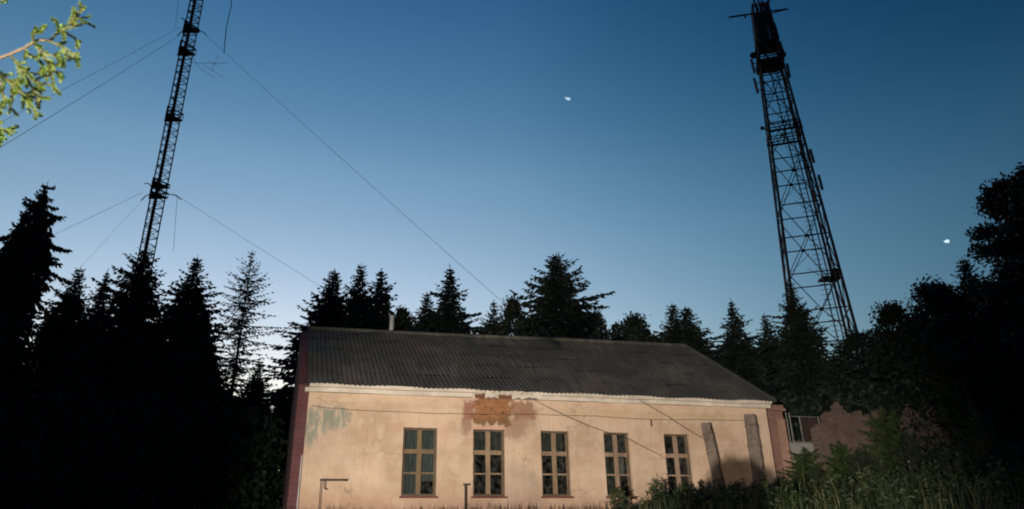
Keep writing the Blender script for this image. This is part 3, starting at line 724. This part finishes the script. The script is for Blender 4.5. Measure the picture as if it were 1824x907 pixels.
# saplings and shrubs by the ruins
VAR['sap'] = spruce_meshes(31, 3.0, .95, .12, 8, .7, .6, .1, .03, .30, .045, .05, .15, upper=.45, core=600, mat=M_sap)
tree('sap', 1430, 798, 25.2, 34, 'young spruce in front of the pale concrete panel', 'spruce_sapling', 'sapling', 'young spruces by the ruins')
tree('sap', 1490, 786, 24.8, 34, 'young spruce in front of the nearer crumbling brick wall', 'spruce_sapling', 'sapling', 'young spruces by the ruins')
tree('sap', 1572, 728, 26, 44, 'tallest young spruce between the two crumbling brick walls', 'spruce_sapling', 'sapling', 'young spruces by the ruins')
VAR['shrub'] = leafy_meshes(32, 3.0, 1.5, 60, 150, .085, .04, .36, mat=M_leaf)
tree('shrub', 1452, 838, 22.5, 40, 'low dark shrub at the foot of the pale concrete barrier', 'leafy_shrub', 'shrub', 'shrubs by the ruins')
tree('shrub', 1535, 800, 24, 36, 'low dark shrub before the right end of the nearer crumbling wall', 'leafy_shrub', 'shrub', 'shrubs by the ruins')
tree('shrub', 1390, 850, 22.5, 26, 'low dark shrub before the corner of the brick annex', 'leafy_shrub', 'shrub', 'shrubs by the ruins')
tree('shrub', 1620, 775, 24, 46, 'dark leafy shrub in front of the gap between the crumbling walls', 'leafy_shrub', 'shrub', 'shrubs by the ruins')
tree('shrub', 1735, 735, 25, 62, 'dark leafy shrub hiding the far end of the farther crumbling wall', 'leafy_shrub', 'shrub', 'shrubs by the ruins')
tree('shrub', 1680, 800, 22, 58, 'low dark shrub below the farther crumbling wall', 'leafy_shrub', 'shrub', 'shrubs by the ruins')
tree('shrub', 1800, 790, 21, 70, 'dark shrub at the lower right corner above the tall grass', 'leafy_shrub', 'shrub', 'shrubs by the ruins')

# ------------------------------------------------------------------ tall grass and weeds
rng = np.random.default_rng(40)
def blades(n, xr, yr, hfun, wid, seed, mat, name, label, lean=.35):
    rng = np.random.default_rng(seed)
    x = rng.uniform(*xr, n*3); y = rng.uniform(*yr, n*3)
    keep = hfun(x, y) > 0; x = x[keep][:n]; y = y[keep][:n]; n = len(x)
    h = hfun(x, y)*rng.uniform(.45, 1.15, n)*(1+.18*np.sin(x*3.1)*np.sin(y*2.3+x))
    z = np.array([gz(a, b) for a, b in zip(x, y)])
    az = rng.uniform(0, 6.283, n); ln = lean*rng.random(n)*h; fa = rng.uniform(0, 6.283, n); w = wid*rng.uniform(.6, 1.5, n)
    sx, sy = np.cos(fa)*w, np.sin(fa)*w; dx, dy = np.cos(az)*ln, np.sin(az)*ln
    def pt(t, s): return np.stack([x+dx*t**2+sx*s, y+dy*t**2+sy*s, z+h*(t-.18*(ln/h)*t**3)], 1)
    V0 = [pt(0, -1), pt(0, 1), pt(.5, .85), pt(.5, -.85)]; V1 = [pt(.5, -.85), pt(.5, .85), pt(1, .08), pt(1, -.08)]
    vs = np.concatenate([np.stack(V0, 1).reshape(-1, 3), np.stack(V1, 1).reshape(-1, 3)])
    me = np_mesh(name, vs, 4, [mat]); o = link(name, me); tag(o, label, 'grass', kind='stuff'); return o
def fl(x): return (BO.y + (x-BO.x)*UV.y/UV.x)     # facade line
def hg(x, y):
    h = .03+.16*np.clip((x-1.5)/3, 0, 1)+.55*np.clip((x-.5)/6, 0, 1)
    h = h*np.where(y > fl(x)-.25, 0, 1); return h
blades(9000, (-5, 20), (14, 27), lambda x, y: np.where((x > LEN*.58+.5) & (y < 26.5) & (y > 15), .62, hg(x, y)*np.where(y > 15, 1, 0)), .011, 41, M_grass, 'tall_grass', 'tall green grass and weeds growing before the facade and ruins')
blades(450, (1, 18), (13, 25), lambda x, y: hg(x, y)*1.12, .008, 42, M_straw, 'dry_weeds', 'dry brownish stalks standing up among the green grass')
blades(16000, (-14, 18), (2.5, 16), lambda x, y: .24+0*x, .010, 43, M_grass, 'meadow_grass', 'short rough grass on the slope below the building')
def weeds(n, seed, name, label):
    rng = np.random.default_rng(seed); q = []
    for _ in range(n):
        x = rng.uniform(3.5, 18); y = rng.uniform(15, min(26.5, fl(x)-.4 if x < LEN*.57 else 26.5)); h = rng.uniform(.3, .7)+.55*rng.random()**3*min(1, max(0, (x-6.5)/3))+.05*min(1, max(0, (x-7.5)/3)); z = gz(x, y); m = int(46*h)
        t = rng.random(m); lx, ly = rng.normal(size=2)*.12
        P = np.stack([x+lx*t, y+ly*t, z+h*t], 1); D = rng.normal(size=(m, 3)); D[:, 2] = np.abs(D[:, 2])*.7+.2
        q.append(twigquads(P, D, rng.uniform(.09, .22, m)*(1.15-t*.6), .055, rng, .3))
    o = link(name, np_mesh(name, np.concatenate(q), 4, [foliage('weed_leaves', (.008, .016, .005), (.024, .036, .012), 2, .6)])); tag(o, label, 'weeds', kind='stuff')
weeds(1700, 71, 'leafy_weeds', 'dark green leafy weeds crowding the foot of the wall and the ruins')
# individual leafy weeds along the foot of the wall
VAR['weed'] = leafy_meshes(44, 1.4, .38, 26, 26, .10, .12, .12, mat=M_sap)
wl = [(1100, 868, 21.0, 'short'), (1168, 852, 20.5, 'slender'), (1215, 862, 20.2, 'bushy')]
wn = ['leafy weed standing before the fourth window from the left', 'leafy weed standing between the fourth and fifth windows', 'leafy weed standing before the rightmost window']
for (px, py, Y, k), lb in zip(wl, wn): tree('weed', px, py, Y, 16, lb, 'leafy_weed', 'weed', 'weeds at the foot of the facade')
for (px, py, Y), lb in zip([(1480, 840, 18), (1545, 835, 17.5), (1640, 845, 17), (1755, 850, 16.5)], ['leafy weed below the nearer crumbling wall', 'leafy weed left of the low dark shrub by the ruins', 'leafy weed before the farther crumbling wall', 'leafy weed near the lower right corner']):
    tree('weed', px, py, Y, 26, lb, 'leafy_weed', 'weed', 'weeds in the tall grass at right')

# ------------------------------------------------------------------ guyed mast
MY = 72.0
def vert(px1, py1, Y, z):                 # point at height z on the plumb line through at(px1,py1,Y)
    p = at(px1, py1, Y); return Vector((p.x, p.y, z))
mp = at(302, 225, MY); mx, my = mp.x, mp.y
gzm = gz(mx, my)
mast = empty('guyed_mast', (mx, my, gzm), .25, 'tall slender guyed lattice mast rising behind the left hand spruces', 'radio mast')
def zof(px, py): return at(px, py, MY).z-gzm
ztop = at(362, -110, MY).z-gzm
hwM = 25*mpp(at(302, 225, MY))/2*1.02
legp = [Vector((math.cos(a), math.sin(a), 0))*hwM*1.15 for a in [math.radians(d) for d in (-90-14, 30-14, 150-14)]]
for lp in legp:
    m_ = MB(); m_.tube([(lp.x, lp.y, -.3), (lp.x, lp.y, ztop)], .075, 6); m_.build('leg', M_steel, mast)
m_ = MB(); z = 0; k = 0
while z < ztop:
    z1 = z+.95
    for i in range(3):
        A = legp[i]; B = legp[(i+1) % 3]
        m_.bar((A.x, A.y, z), (B.x, B.y, z), .035)
        if k % 2: m_.bar((A.x, A.y, z), (B.x, B.y, z1), .035)
        else: m_.bar((B.x, B.y, z), (A.x, A.y, z1), .035)
    z = z1; k += 1
m_.build('lattice', M_steel, mast)
m_ = MB(); m_.bar((-.12, .1, 0), (-.12, .1, ztop), .05); m_.bar((.18, .1, 0), (.18, .1, ztop), .05); m_.bar((.03, .15, 0), (.03, .15, ztop), .12, n=6)
z = 0
while z < ztop: m_.bar((-.12, .1, z), (.18, .1, z), .02); z += .4
m_.build('ladder', M_steel, mast)
def ring(z, h=.5, rr_=1.25, mat=M_steel):
    m_ = MB(); n = 3
    a3 = [lp*rr_ for lp in legp]
    for zz in (z-h/2, z+h/2):
        for i in range(3): A = a3[i]; B = a3[(i+1) % 3]; m_.bar((A.x, A.y, zz), (B.x, B.y, zz), .09)
    for i in range(3):
        A = a3[i]; B = a3[(i+1) % 3]
        for t in (0, .25, .5, .75): p = A.lerp(B, t); m_.bar((p.x, p.y, z-h/2), (p.x, p.y, z+h/2), .05)
    m_.add([(a.x*.95, a.y*.95, z-h/2-.02) for a in a3]+[(a.x*.95, a.y*.95, z-h/2+.05) for a in a3], [(0, 2, 1), (3, 4, 5), (0, 1, 4, 3), (1, 2, 5, 4), (2, 0, 3, 5)])
    return m_.build('platform', mat, mast)
zr1 = zof(280, 338); zr2 = zof(307, 205); zr3 = zof(331, 88); zr4 = zof(338, 50)
ring(zr1-.5, .6); ring(zr1+.7, .4); ring(zr2, .9); ring(zr3, .8, 1.3, M_rust); ring(zr4, .4)
# stabiliser arms at guy rings, antennas
for zc, l in ((zr1-.3, 1.7), (zr4, 1.2)):
    for lp in legp: d = lp.normalized(); m_ = MB(); m_.tube([lp+Vector((0, 0, zc)), lp+d*l*.6+Vector((0, 0, zc+.05)), lp+d*l+Vector((0, 0, zc-.35))], .06, 5); m_.build('guy_bracket', M_steel, mast)
Rm = Matrix.Rotation(-.25, 3, 'Z')
def mloc(p): return Rm @ (Vector(p)-Vector((mx, my, gzm)))
def guy(px0, py0, px1, py1, rdist, r=.035, zrel=0):
    """from the mast at pixel row to a ground anchor lying on the pixel line"""
    A = at(px0, py0, MY-.0)
    # extend the pixel line to the ground
    t = 0; best = None
    dxp, dyp = px1-px0, py1-py0
    # anchor at ground level: choose pixel where a ray at horizontal distance rdist reaches z=2.3
    for k in range(1, 4000):
        t = k*.005; px, py = px0+dxp*t, py0+dyp*t
        rr_ = ray(px, py); hd = math.hypot(rr_.x, rr_.y); zz = EYE+rr_.z*rdist/hd
        if zz < 2.4: best = CAMP+rr_*(rdist/hd); break
    if best is None: best = CAMP+rr_*(rdist/hd)
    A = mloc(A); B = mloc(best); ps = []
    for k in range(25):
        t = k/24; p = A.lerp(B, t); p.z -= 1.2*4*t*(1-t)*.35; ps.append(p)
    m_ = MB(); m_.tube(ps, r, 4); return m_.build('guy_wire', M_wire, mast)
guy(362, 58, 640, 305, 62, .017)
guy(305, 342, 545, 488, 62, .015)
guy(255, 342, 100, 412, 64, .016)
guy(258, 352, 160, 455, 100, .013)
guy(322, 48, 100, 162, 66, .017)
guy(312, 68, 0, 256, 40, .022)
# hanging cable and whip aerials
def hang(pts, r):
    m_ = MB(); m_.tube([mloc(at(px, py, MY)) for px, py in pts], r, 4); return m_.build('hanging_cable', M_wire, mast)
hang([(414, -60), (412, 10), (403, 50), (399, 94)], .05)
hang([(316, 350), (312, 400), (309, 448)], .02)
hang([(322, -60), (318, 0), (312, 50)], .02)
m_ = MB()
for a, b_ in (((344, 100), (352, 118)), ((352, 118), (383, 140)), ((362, 115), (398, 138)), ((350, 112), (404, 113)), ((372, 108), (388, 118)), ((388, 100), (376, 128)), ((336, 110), (350, 112))):
    m_.bar(mloc(at(*a, MY)), mloc(at(*b_, MY-.5)), .022)
m_.build('yagi_antenna', M_wire, mast)

# ------------------------------------------------------------------ lattice tower
TY = 62.0
tp0 = at(1441, 470, TY); tx, ty = tp0.x, tp0.y; gzt = gz(tx, ty)
tower = empty('lattice_tower', (tx, ty, gzt), 0, 'dark four legged lattice tower with aerials standing behind the spruces at right', 'radio tower')
def tz(py):
    # height where the plumb line through the tower axis crosses pixel row py
    lo, hi = 0, 120
    for _ in range(50):
        mi = (lo+hi)/2; d = Vector((tx, ty, gzt+mi))-CAMP; yy = 453.5-FP*d.dot(CU)/d.dot(F)
        if yy > py: lo = mi
        else: hi = mi
    return lo
za, zb_ = tz(520), tz(110)
def tw(wpx, py): p = Vector((tx, ty, gzt+tz(py))); return wpx*mpp(p)/2
wa, wb = tw(85, 520), tw(36, 110)
def hw_(z): return max(.45, wa+(wb-wa)*(z-za)/(zb_-za))
yaw = math.radians(-16)
def leg_at(i, z):
    w = hw_(z); sx, sy = ((-1, -1), (1, -1), (1, 1), (-1, 1))[i]
    x, y = sx*w, sy*w*.95
    return Vector((x*math.cos(yaw)-y*math.sin(yaw), x*math.sin(yaw)+y*math.cos(yaw), z))
ztopT = tz(12)
for i in range(4):
    m_ = MB(); m_.tube([leg_at(i, -.3), leg_at(i, za), leg_at(i, zb_), leg_at(i, ztopT)], [.14, .13, .11, .09], 6); m_.build('leg', M_steel, tower)
levels = [tz(y) for y in (620, 563, 498, 433, 375, 316, 268, 228, 190, 155, 122, 95, 72, 50, 30)]
levels = [0.2, (levels[0])*.5]+levels
br = MB()
for li, z in enumerate(levels):
    for i in range(4):
        A = leg_at(i, z); B = leg_at((i+1) % 4, z); br.bar(A, B, .065)
        if li+1 < len(levels):
            z2 = levels[li+1]; C_ = leg_at(i, z2); D_ = leg_at((i+1) % 4, z2)
            mid = (A+B)/2 if li % 2 else (C_+D_)/2
            if li % 2: br.bar(C_, mid, .05); br.bar(D_, mid, .05)
            else: br.bar(A, mid, .05); br.bar(B, mid, .05)
            if li % 2 == 0: br.bar(A, (A+D_)/2, .03)
            if 1 < li < 10 and (i == 0 or i == 2):
                g_ = .16; gus = MB(); gus.add([mid+Vector(q_) for q_ in ((-g_*1.3, 0, -g_), (g_*1.3, 0, -g_), (g_*.8, 0, g_), (-g_*.8, 0, g_), (-g_*1.3, .04, -g_), (g_*1.3, .04, -g_), (g_*.8, .04, g_), (-g_*.8, .04, g_))],
                    [(0,1,2,3),(7,6,5,4),(0,4,5,1),(1,5,6,2),(2,6,7,3),(3,7,4,0)]); gus.build('gusset_plate', M_steel, tower)
br.build('bracing', M_steel, tower)
# ladder with cables inside the right legs
m_ = MB()
def inn(z, f, g_): 
    p = leg_at(1, z); q = leg_at(0, z); r_ = leg_at(2, z); return p+(q-p)*f+(r_-p)*g_
m_.tube([inn(.2, .14, .5), inn(za, .16, .5), inn(zb_, .3, .5), inn(ztopT, .3, .5)], .07, 4); m_.tube([inn(.2, .22, .5), inn(za, .27, .5), inn(zb_, .6, .5), inn(ztopT, .6, .5)], .07, 4)
z = .5
while z < ztopT: 
    t = z/ztopT; m_.bar(inn(z, .14+.16*t, .5), inn(z, .22+.38*t, .5), .03); z += .5
m_.build('ladder', M_ladder, tower)
m_ = MB(); m_.tube([inn(.2, .05, .2), inn(za, .06, .2), inn(zb_, .1, .2), inn(ztopT, .1, .2)], .10, 5); m_.build('feeder_cable', M_rust, tower)
def plat(z, ext, h, mat=M_steel, rail=True, solid=True):
    m_ = MB(); c = [leg_at(i, z)+ (leg_at(i, z)-Vector((0, 0, z))).normalized()*ext for i in range(4)]
    if not solid:
        for i in range(4): m_.bar(c[i], c[(i+1) % 4], .13)
        m_.bar((c[0]+c[1])/2, (c[2]+c[3])/2, .1)
    else: m_.add([(p.x, p.y, z-.08) for p in c]+[(p.x, p.y, z+.08) for p in c], [(3, 2, 1, 0), (4, 5, 6, 7)]+[(k, (k+1) % 4, 4+(k+1) % 4, 4+k) for k in range(4)])
    if rail:
        for i in range(4):
            A, B = c[i], c[(i+1) % 4]
            for hh_ in (.5, 1.0): m_.bar(A+Vector((0, 0, h*hh_)), B+Vector((0, 0, h*hh_)), .06)
            for t in (0, .33, .66): p = A.lerp(B, t); m_.bar(p, p+Vector((0, 0, h)), .05)
    return m_.build('platform', mat, tower)
plat(tz(243), .10, .75, solid=False); plat(tz(116), .35, .7, M_rust); plat(tz(84), .25, .2, M_rust)
# dense aerial cage around the head
m_ = MB(); zt0, zt1 = tz(80), tz(14)
for i in range(4):
    for t in (0, .25, .5, .75):
        for dd in (.22,):
            A0 = leg_at(i, zt0).lerp(leg_at((i+1) % 4, zt0), t); A1 = leg_at(i, zt1).lerp(leg_at((i+1) % 4, zt1), t)
            e0 = Vector((A0.x, A0.y, 0)).normalized()*.05
            m_.bar(A0+e0, A1+e0*.4, .15)
m_.build('aerial_cage', M_rust, tower)
def tl(px, py, dy=0): p = at(px, py, TY+dy); return p-Vector((tx, ty, gzt))
def panel(px0, py0, px1, py1, r=.14, dy=-.6):
    m_ = MB(); a = tl(px0, py0, dy); b_ = tl(px1, py1, dy); m_.bar(a, b_, r)
    q = (a+b_)/2; cz = Vector((0, 0, q.z)); dirc = (cz-q); dirc.z = 0; m_.bar(a.lerp(b_, .25), a.lerp(b_, .25)+dirc*.7, .04); m_.bar(a.lerp(b_, .75), a.lerp(b_, .75)+dirc*.7, .04)
    m_.build('panel_antenna', M_steel, tower)
for a in ((1379, 42, 1386, 66), (1389, 74, 1395, 95), (1402, 114, 1407, 138), (1338, 106, 1344, 130), (1343, 140, 1350, 166), (1443, 266, 1450, 290), (1458, 312, 1465, 338)): panel(*a)
m_ = MB(); m_.bar(tl(1298, 31), tl(1345, 24), .10); m_.bar(tl(1345, 24), tl(1404, 16), .09); m_.bar(tl(1366, 26), tl(1404, 16), .06)
m_.bar(tl(1326, 26), tl(1328, 32), .12); m_.build('cross_arm', M_steel, tower)
m_ = MB()
for (x0, y0, x1, y1) in ((1345, 12, 1341, -12), (1357, 12, 1357, -14), (1368, 12, 1372, -12), (1352, 10, 1349, -10)): m_.bar(tl(x0, y0), tl(x1, y1), .12)
m_.build('whip_antenna', M_steel, tower)
def dish(px, py, r, dy=-1.5):
    m_ = MB(); c = tl(px, py, dy); d = Vector((-.3, -1, 0)).normalized(); e1 = Vector((0, 0, 1)); e2 = d.cross(e1); vs = [c+d*.02]
    for ring_, (rr_, dz) in enumerate(((.5, .04), (1, .2), (1.0, .34))):
        for k in range(14): an = 6.283*k/14; vs.append(c-d*(-dz*r)+(e1*math.cos(an)+e2*math.sin(an))*r*rr_)
    fs = [(0, 1+(k+1) % 14, 1+k) for k in range(14)]+[(1+j*14+k, 1+j*14+(k+1) % 14, 1+(j+1)*14+(k+1) % 14, 1+(j+1)*14+k) for j in range(2) for k in range(14)]
    m_.add(vs, fs); q = Vector((0, 0, c.z)); m_.bar(c, c.lerp(q, .5), .06); m_.build('dish_antenna', M_steel, tower)
dish(1343, 100, .42); dish(1393, 99, .42); dish(1488, 487, .5, -.2); dish(1358, 229, .22); dish(1417, 222, .3)
m_ = MB(); c = tl(1478, 497, .5); m_.box(c.x-.9, c.x+.9, c.y-.6, c.y+.6, c.z-.12, c.z+.1); m_.build('platform', M_steel, tower)

# ------------------------------------------------------------------ near spruce whose branch hangs into the upper left
BY = 2.75
near = empty('spruce_tree', (-6.4, 3.0, gz(-6.4, 3.0)), 0, 'near spruce whose bright green branch tips hang into the upper left corner', 'spruce tree')
def nl(p): return Vector(p)-near.location
m_ = MB(); m_.tube([(0, 0, -.3), (.05, 0, 2), (0, .05, 4.5), (.05, 0, 7)], [.16, .13, .09, .03], 10); m_.build('trunk', M_bark, near)
tw_ = [
 [(-420, 190), (-200, 150), (-30, 114), (15, 98), (45, 85), (65, 72), (90, 72), (101, 60), (113, 54), (126, 38), (131, 16)],
 [(113, 54), (135, 46), (153, 40)], [(122, 42), (140, 33), (158, 30)], [(126, 38), (140, 24), (150, 14)], [(110, 55), (128, 64), (141, 74)], [(104, 60), (103, 48), (101, 38)],
 [(88, 73), (112, 84), (140, 104)], [(112, 84), (118, 100), (134, 107)], [(60, 76), (58, 60), (74, 57)], [(62, 78), (74, 96), (84, 112), (112, 119)], [(74, 96), (98, 100), (122, 106)],
 [(84, 112), (92, 132), (97, 160)], [(92, 125), (108, 130), (112, 138)], [(45, 86), (52, 100), (70, 108)], [(18, 98), (34, 118), (46, 136), (60, 160), (70, 174)], [(40, 126), (62, 132), (84, 128)], [(50, 140), (72, 148), (78, 160)],
 [(-25, 112), (2, 130), (12, 142), (30, 156), (44, 176), (56, 188), (66, 204)], [(12, 142), (24, 148), (40, 148)], [(20, 152), (22, 175), (16, 200)], [(40, 170), (58, 172), (70, 180)], [(2, 132), (4, 160), (8, 190)], [(-25, 120), (-10, 150), (-5, 180), (2, 200)],
 [(-60, 190), (-20, 216), (2, 230), (24, 234)], [(-20, 216), (-6, 232), (8, 246)], [(-40, 30), (-15, 8), (10, 2)],
]
ex_ = []; r9 = random.Random(19)
for q9 in tw_[1:-1]:
    for (xa, ya), (xb, yb) in zip(q9[:-1], q9[1:]):
        for _ in range(2 if xa < 100 else 1):
            t9 = r9.random(); x9, y9 = xa+(xb-xa)*t9, ya+(yb-ya)*t9; a9 = math.atan2(yb-ya, xb-xa)+r9.choice((-1, 1))*r9.uniform(.5, 1.0); l9 = r9.uniform(8, 19)
            ex_.append([(x9, y9), (x9+math.cos(a9)*l9, y9+math.sin(a9)*l9)])
tw_ += ex_
rng = np.random.default_rng(77); wood = MB(); nq = []; rb = random.Random(9)
for ti, tw1 in enumerate(tw_):
    dy0 = rb.uniform(-.12, .12) if ti else 0
    pts = []
    for k, (px, py) in enumerate(tw1):
        pts.append(nl(at(px, py, BY+dy0*(k/max(1, len(tw1)-1)))))
    if ti == 0: pts[0] = nl((-6.3, 3.0, 3.0)) if False else Vector((.05, 0, pts[0].z-.2))
    # resample
    rs = [(.0065*(1-k/len(pts))+.0022 if ti == 0 else .0032*(1-.5*k/len(pts))) for k in range(len(pts))]
    wood.tube(pts, rs, 6)
    st = 1 if ti == 0 else 0
    for A, B in zip(pts[st:-1], pts[st+1:]):
        L = (B-A).length; n = int(L/.0005)
        if ti == 0 and A.x < nl(at(-10, 0, BY)).x: continue
        t = rng.random(n); P = np.array(A)+np.array(B-A)*t[:, None]; d = np.array((B-A).normalized())
        g_ = rng.normal(size=(n, 3)); g_ -= (g_@d)[:, None]*d; g_ /= np.linalg.norm(g_, axis=1, keepdims=True)
        D = g_*.85+d*.75
        dens_ = (.35 if ti == 0 and A.x < nl(at(60, 0, BY)).x else 1)
        kk = int(n*dens_)
        nq.append(twigquads(P[:kk], D[:kk], rng.uniform(.007, .019, kk), .0026, rng, 0))
    # pale bud tip
    B = pts[-1]; n = 40; nq.append(twigquads(np.repeat(np.array(B)[None], n, 0), rng.normal(size=(n, 3))*.5+np.array((pts[-1]-pts[-2]).normalized()), .014, .004, rng, 0))
wood.build('branch', M_bark2, near)
o = link('needles', np_mesh('needles', np.concatenate(nq), 4, [M_near]), near)
# rest of that tree, outside the picture on the left
cw, cc, cH = spruce_meshes(55, 7.0, .95, .4, 6, .7, .4, .3, .35, .35, .10, .16, 0, core=0)
o = link('crown', cc, near)

# ------------------------------------------------------------------ two bright planets
def planet(px, py, D, rpx, label, s, ax_=1.5, skew=0, tilt=0):
    r_ = ray(px, py).normalized(); p = CAMP+r_*D; R_ = rpx*D/FP*r_.dot(F)
    m_ = MB(); N, K = 14, 24; vs = []
    for i in range(1, N):
        for k in range(K):
            a = math.pi*i/N; b_ = 2*math.pi*k/K; vs.append((R_*ax_*math.sin(a)*math.cos(b_), R_*math.sin(a)*math.sin(b_), R_*math.cos(a)))
    vs += [(0, 0, R_), (0, 0, -R_)]; n0 = len(vs)-2
    vs = [(x, y, (z*(1+.55*x/(R_*ax_))+skew*x*x/R_*.35)) for x, y, z in vs]
    fs = [((i)*K+k, (i)*K+(k+1) % K, (i+1)*K+(k+1) % K, (i+1)*K+k) for i in range(N-2) for k in range(K)]
    fs += [(n0, k, (k+1) % K) for k in range(K)]+[(n0+1, (N-2)*K+(k+1) % K, (N-2)*K+k) for k in range(K)]
    o = m_.add(vs, fs).build('planet', emit_mat('planet_light', (.62, .83, 1.0), s)); o.location = p; o.rotation_euler = (0, math.radians(tilt), 0)
    tag(o, label, 'planet', 'bright points in the evening sky')
# round shrub added out of view to cast a dome shadow on the wall
tS = .155; fu, fz = fac(1314, 822, 0); Tw = BO+UV*fu; Tw.z = GZ+fz; q_ = LP0.lerp(Tw, tS)
rng = np.random.default_rng(91); n = 5000; hS = q_.z-gz(q_.x, q_.y); g_ = rng.normal(size=(n, 3)); g_ /= np.linalg.norm(g_, axis=1, keepdims=True); g_ *= rng.random((n, 1))**.3
P = g_*np.array([.19, .19, .24])+np.array([0, 0, hS-.22])
e = empty('shadow_shrub', (q_.x, q_.y, gz(q_.x, q_.y)), 0, 'unseen round shrub added behind the camera to shade the wall', 'shrub')
link('crown', np_mesh('crown', twigquads(P, rng.normal(size=(n, 3)), .04, .03, rng), 4, [M_leaf]), e)
m_ = MB(); m_.tube([(0, 0, -.1), (0, 0, hS-.2)], .03, 8); m_.build('stem', M_bark, e)
planet(1011, 176, 2500, 2.5, 'bright point of light high in the middle of the sky', .75, 2.1, .2, 20)
planet(1686, 430, 2500, 2.8, 'bright point of light low in the sky left of the tallest right hand tree', 1.1, 1.8, .1, -4)

# ------------------------------------------------------------------ light
w = bpy.data.worlds.new('World'); SC.world = w; w.use_nodes = True; nt = w.node_tree
bg = nt.nodes['Background']
sky = nt.nodes.new('ShaderNodeTexSky'); sky.sky_type = 'NISHITA'; sky.sun_disc = False
sky.sun_elevation = math.radians(-3.0); sky.sun_rotation = math.radians(-20); sky.altitude = 200; sky.air_density = 1.0; sky.dust_density = 3.0; sky.ozone_density = 4.0
# the photograph's contrast: a per channel response curve on the twilight sky
sp = nt.nodes.new('ShaderNodeSeparateColor'); cb = nt.nodes.new('ShaderNodeCombineColor'); nt.links.new(sky.outputs[0], sp.inputs[0])
dz = nt.nodes.new('ShaderNodeSeparateXYZ'); nt.links.new(nt.nodes.new('ShaderNodeTexCoord').outputs['Generated'], dz.inputs[0])
for ch, (pw, lg, kz) in enumerate(((3.332, 11.863, 1.681), (1.962, 5.234, 1.518), (1.827, 2.698, 1.135))):
    v_ = mth(nt, 'MULTIPLY', mth(nt, 'POWER', sp.outputs[ch], pw), math.exp(lg)/.12)
    v_ = mth(nt, 'MULTIPLY', v_, mth(nt, 'EXPONENT', mth(nt, 'MULTIPLY', dz.outputs['Z'], kz)))
    v_ = mth(nt, 'MULTIPLY', v_, mth(nt, 'EXPONENT', mth(nt, 'MULTIPLY', mth(nt, 'MAXIMUM', mth(nt, 'SUBTRACT', dz.outputs['Z'], .48), 0), (-2.7, -1.5, -.3)[ch])))
    v_ = mth(nt, 'MULTIPLY', v_, mth(nt, 'EXPONENT', mth(nt, 'MULTIPLY', mth(nt, 'MAXIMUM', dz.outputs['X'], 0), (-.55, -.28, -.12)[ch])))
    v_ = mth(nt, 'MULTIPLY', v_, (1.11, 1.10, 1.035)[ch])
    hi_ = mth(nt, 'MULTIPLY', mth(nt, 'MAXIMUM', dz.outputs['X'], 0), mth(nt, 'MAXIMUM', mth(nt, 'SUBTRACT', dz.outputs['Z'], .40), 0))
    v_ = mth(nt, 'MULTIPLY', v_, mth(nt, 'EXPONENT', mth(nt, 'MULTIPLY', hi_, (-7, -3.5, -3)[ch])))
    nt.links.new(mth(nt, 'MINIMUM', v_, 1.0/.12), cb.inputs[ch])
nt.links.new(cb.outputs[0], bg.inputs[0]); bg.inputs[1].default_value = .12

# floodlight behind and left of the camera that lights the facade
def spot(name, loc, target, watt, size, blend, col, rad):
    l = bpy.data.lights.new(name, 'SPOT'); l.energy = watt; l.spot_size = math.radians(size); l.spot_blend = blend; l.color = col; l.shadow_soft_size = rad
    o = bpy.data.objects.new(name, l); COL.objects.link(o); o.location = loc
    o.rotation_euler = (Vector(target)-Vector(loc)).to_track_quat('-Z', 'Y').to_euler(); return o
def aim(loc, az, el): return Vector(loc)+Vector((math.sin(math.radians(az)), math.cos(math.radians(az)), math.tan(math.radians(el))))*20
LP = Vector((-4, -8, .85))
spot('facade_lamp', LP, aim(LP, 11.0, 4.0), 37000, 44, .66, (1.0, .885, .79), .03)
LP_FILL = Vector((-2.6, -8, .85))
spot('facade_lamp', LP_FILL, aim(LP_FILL, 8, 4.5), 7000, 42, .75, (1.0, .80, .62), .03)  # weak fill lamp added out of view to lift the main lamp's shadows
SC.render.engine = 'CYCLES'
SC.cycles.max_bounces = 5; SC.cycles.transparent_max_bounces = 8; SC.cycles.filter_width = 2.0
SC.view_settings.view_transform = 'Standard'; SC.view_settings.look = 'None'; SC.view_settings.gamma = 1; SC.view_settings.exposure = 0
SC.view_settings.use_curve_mapping = False
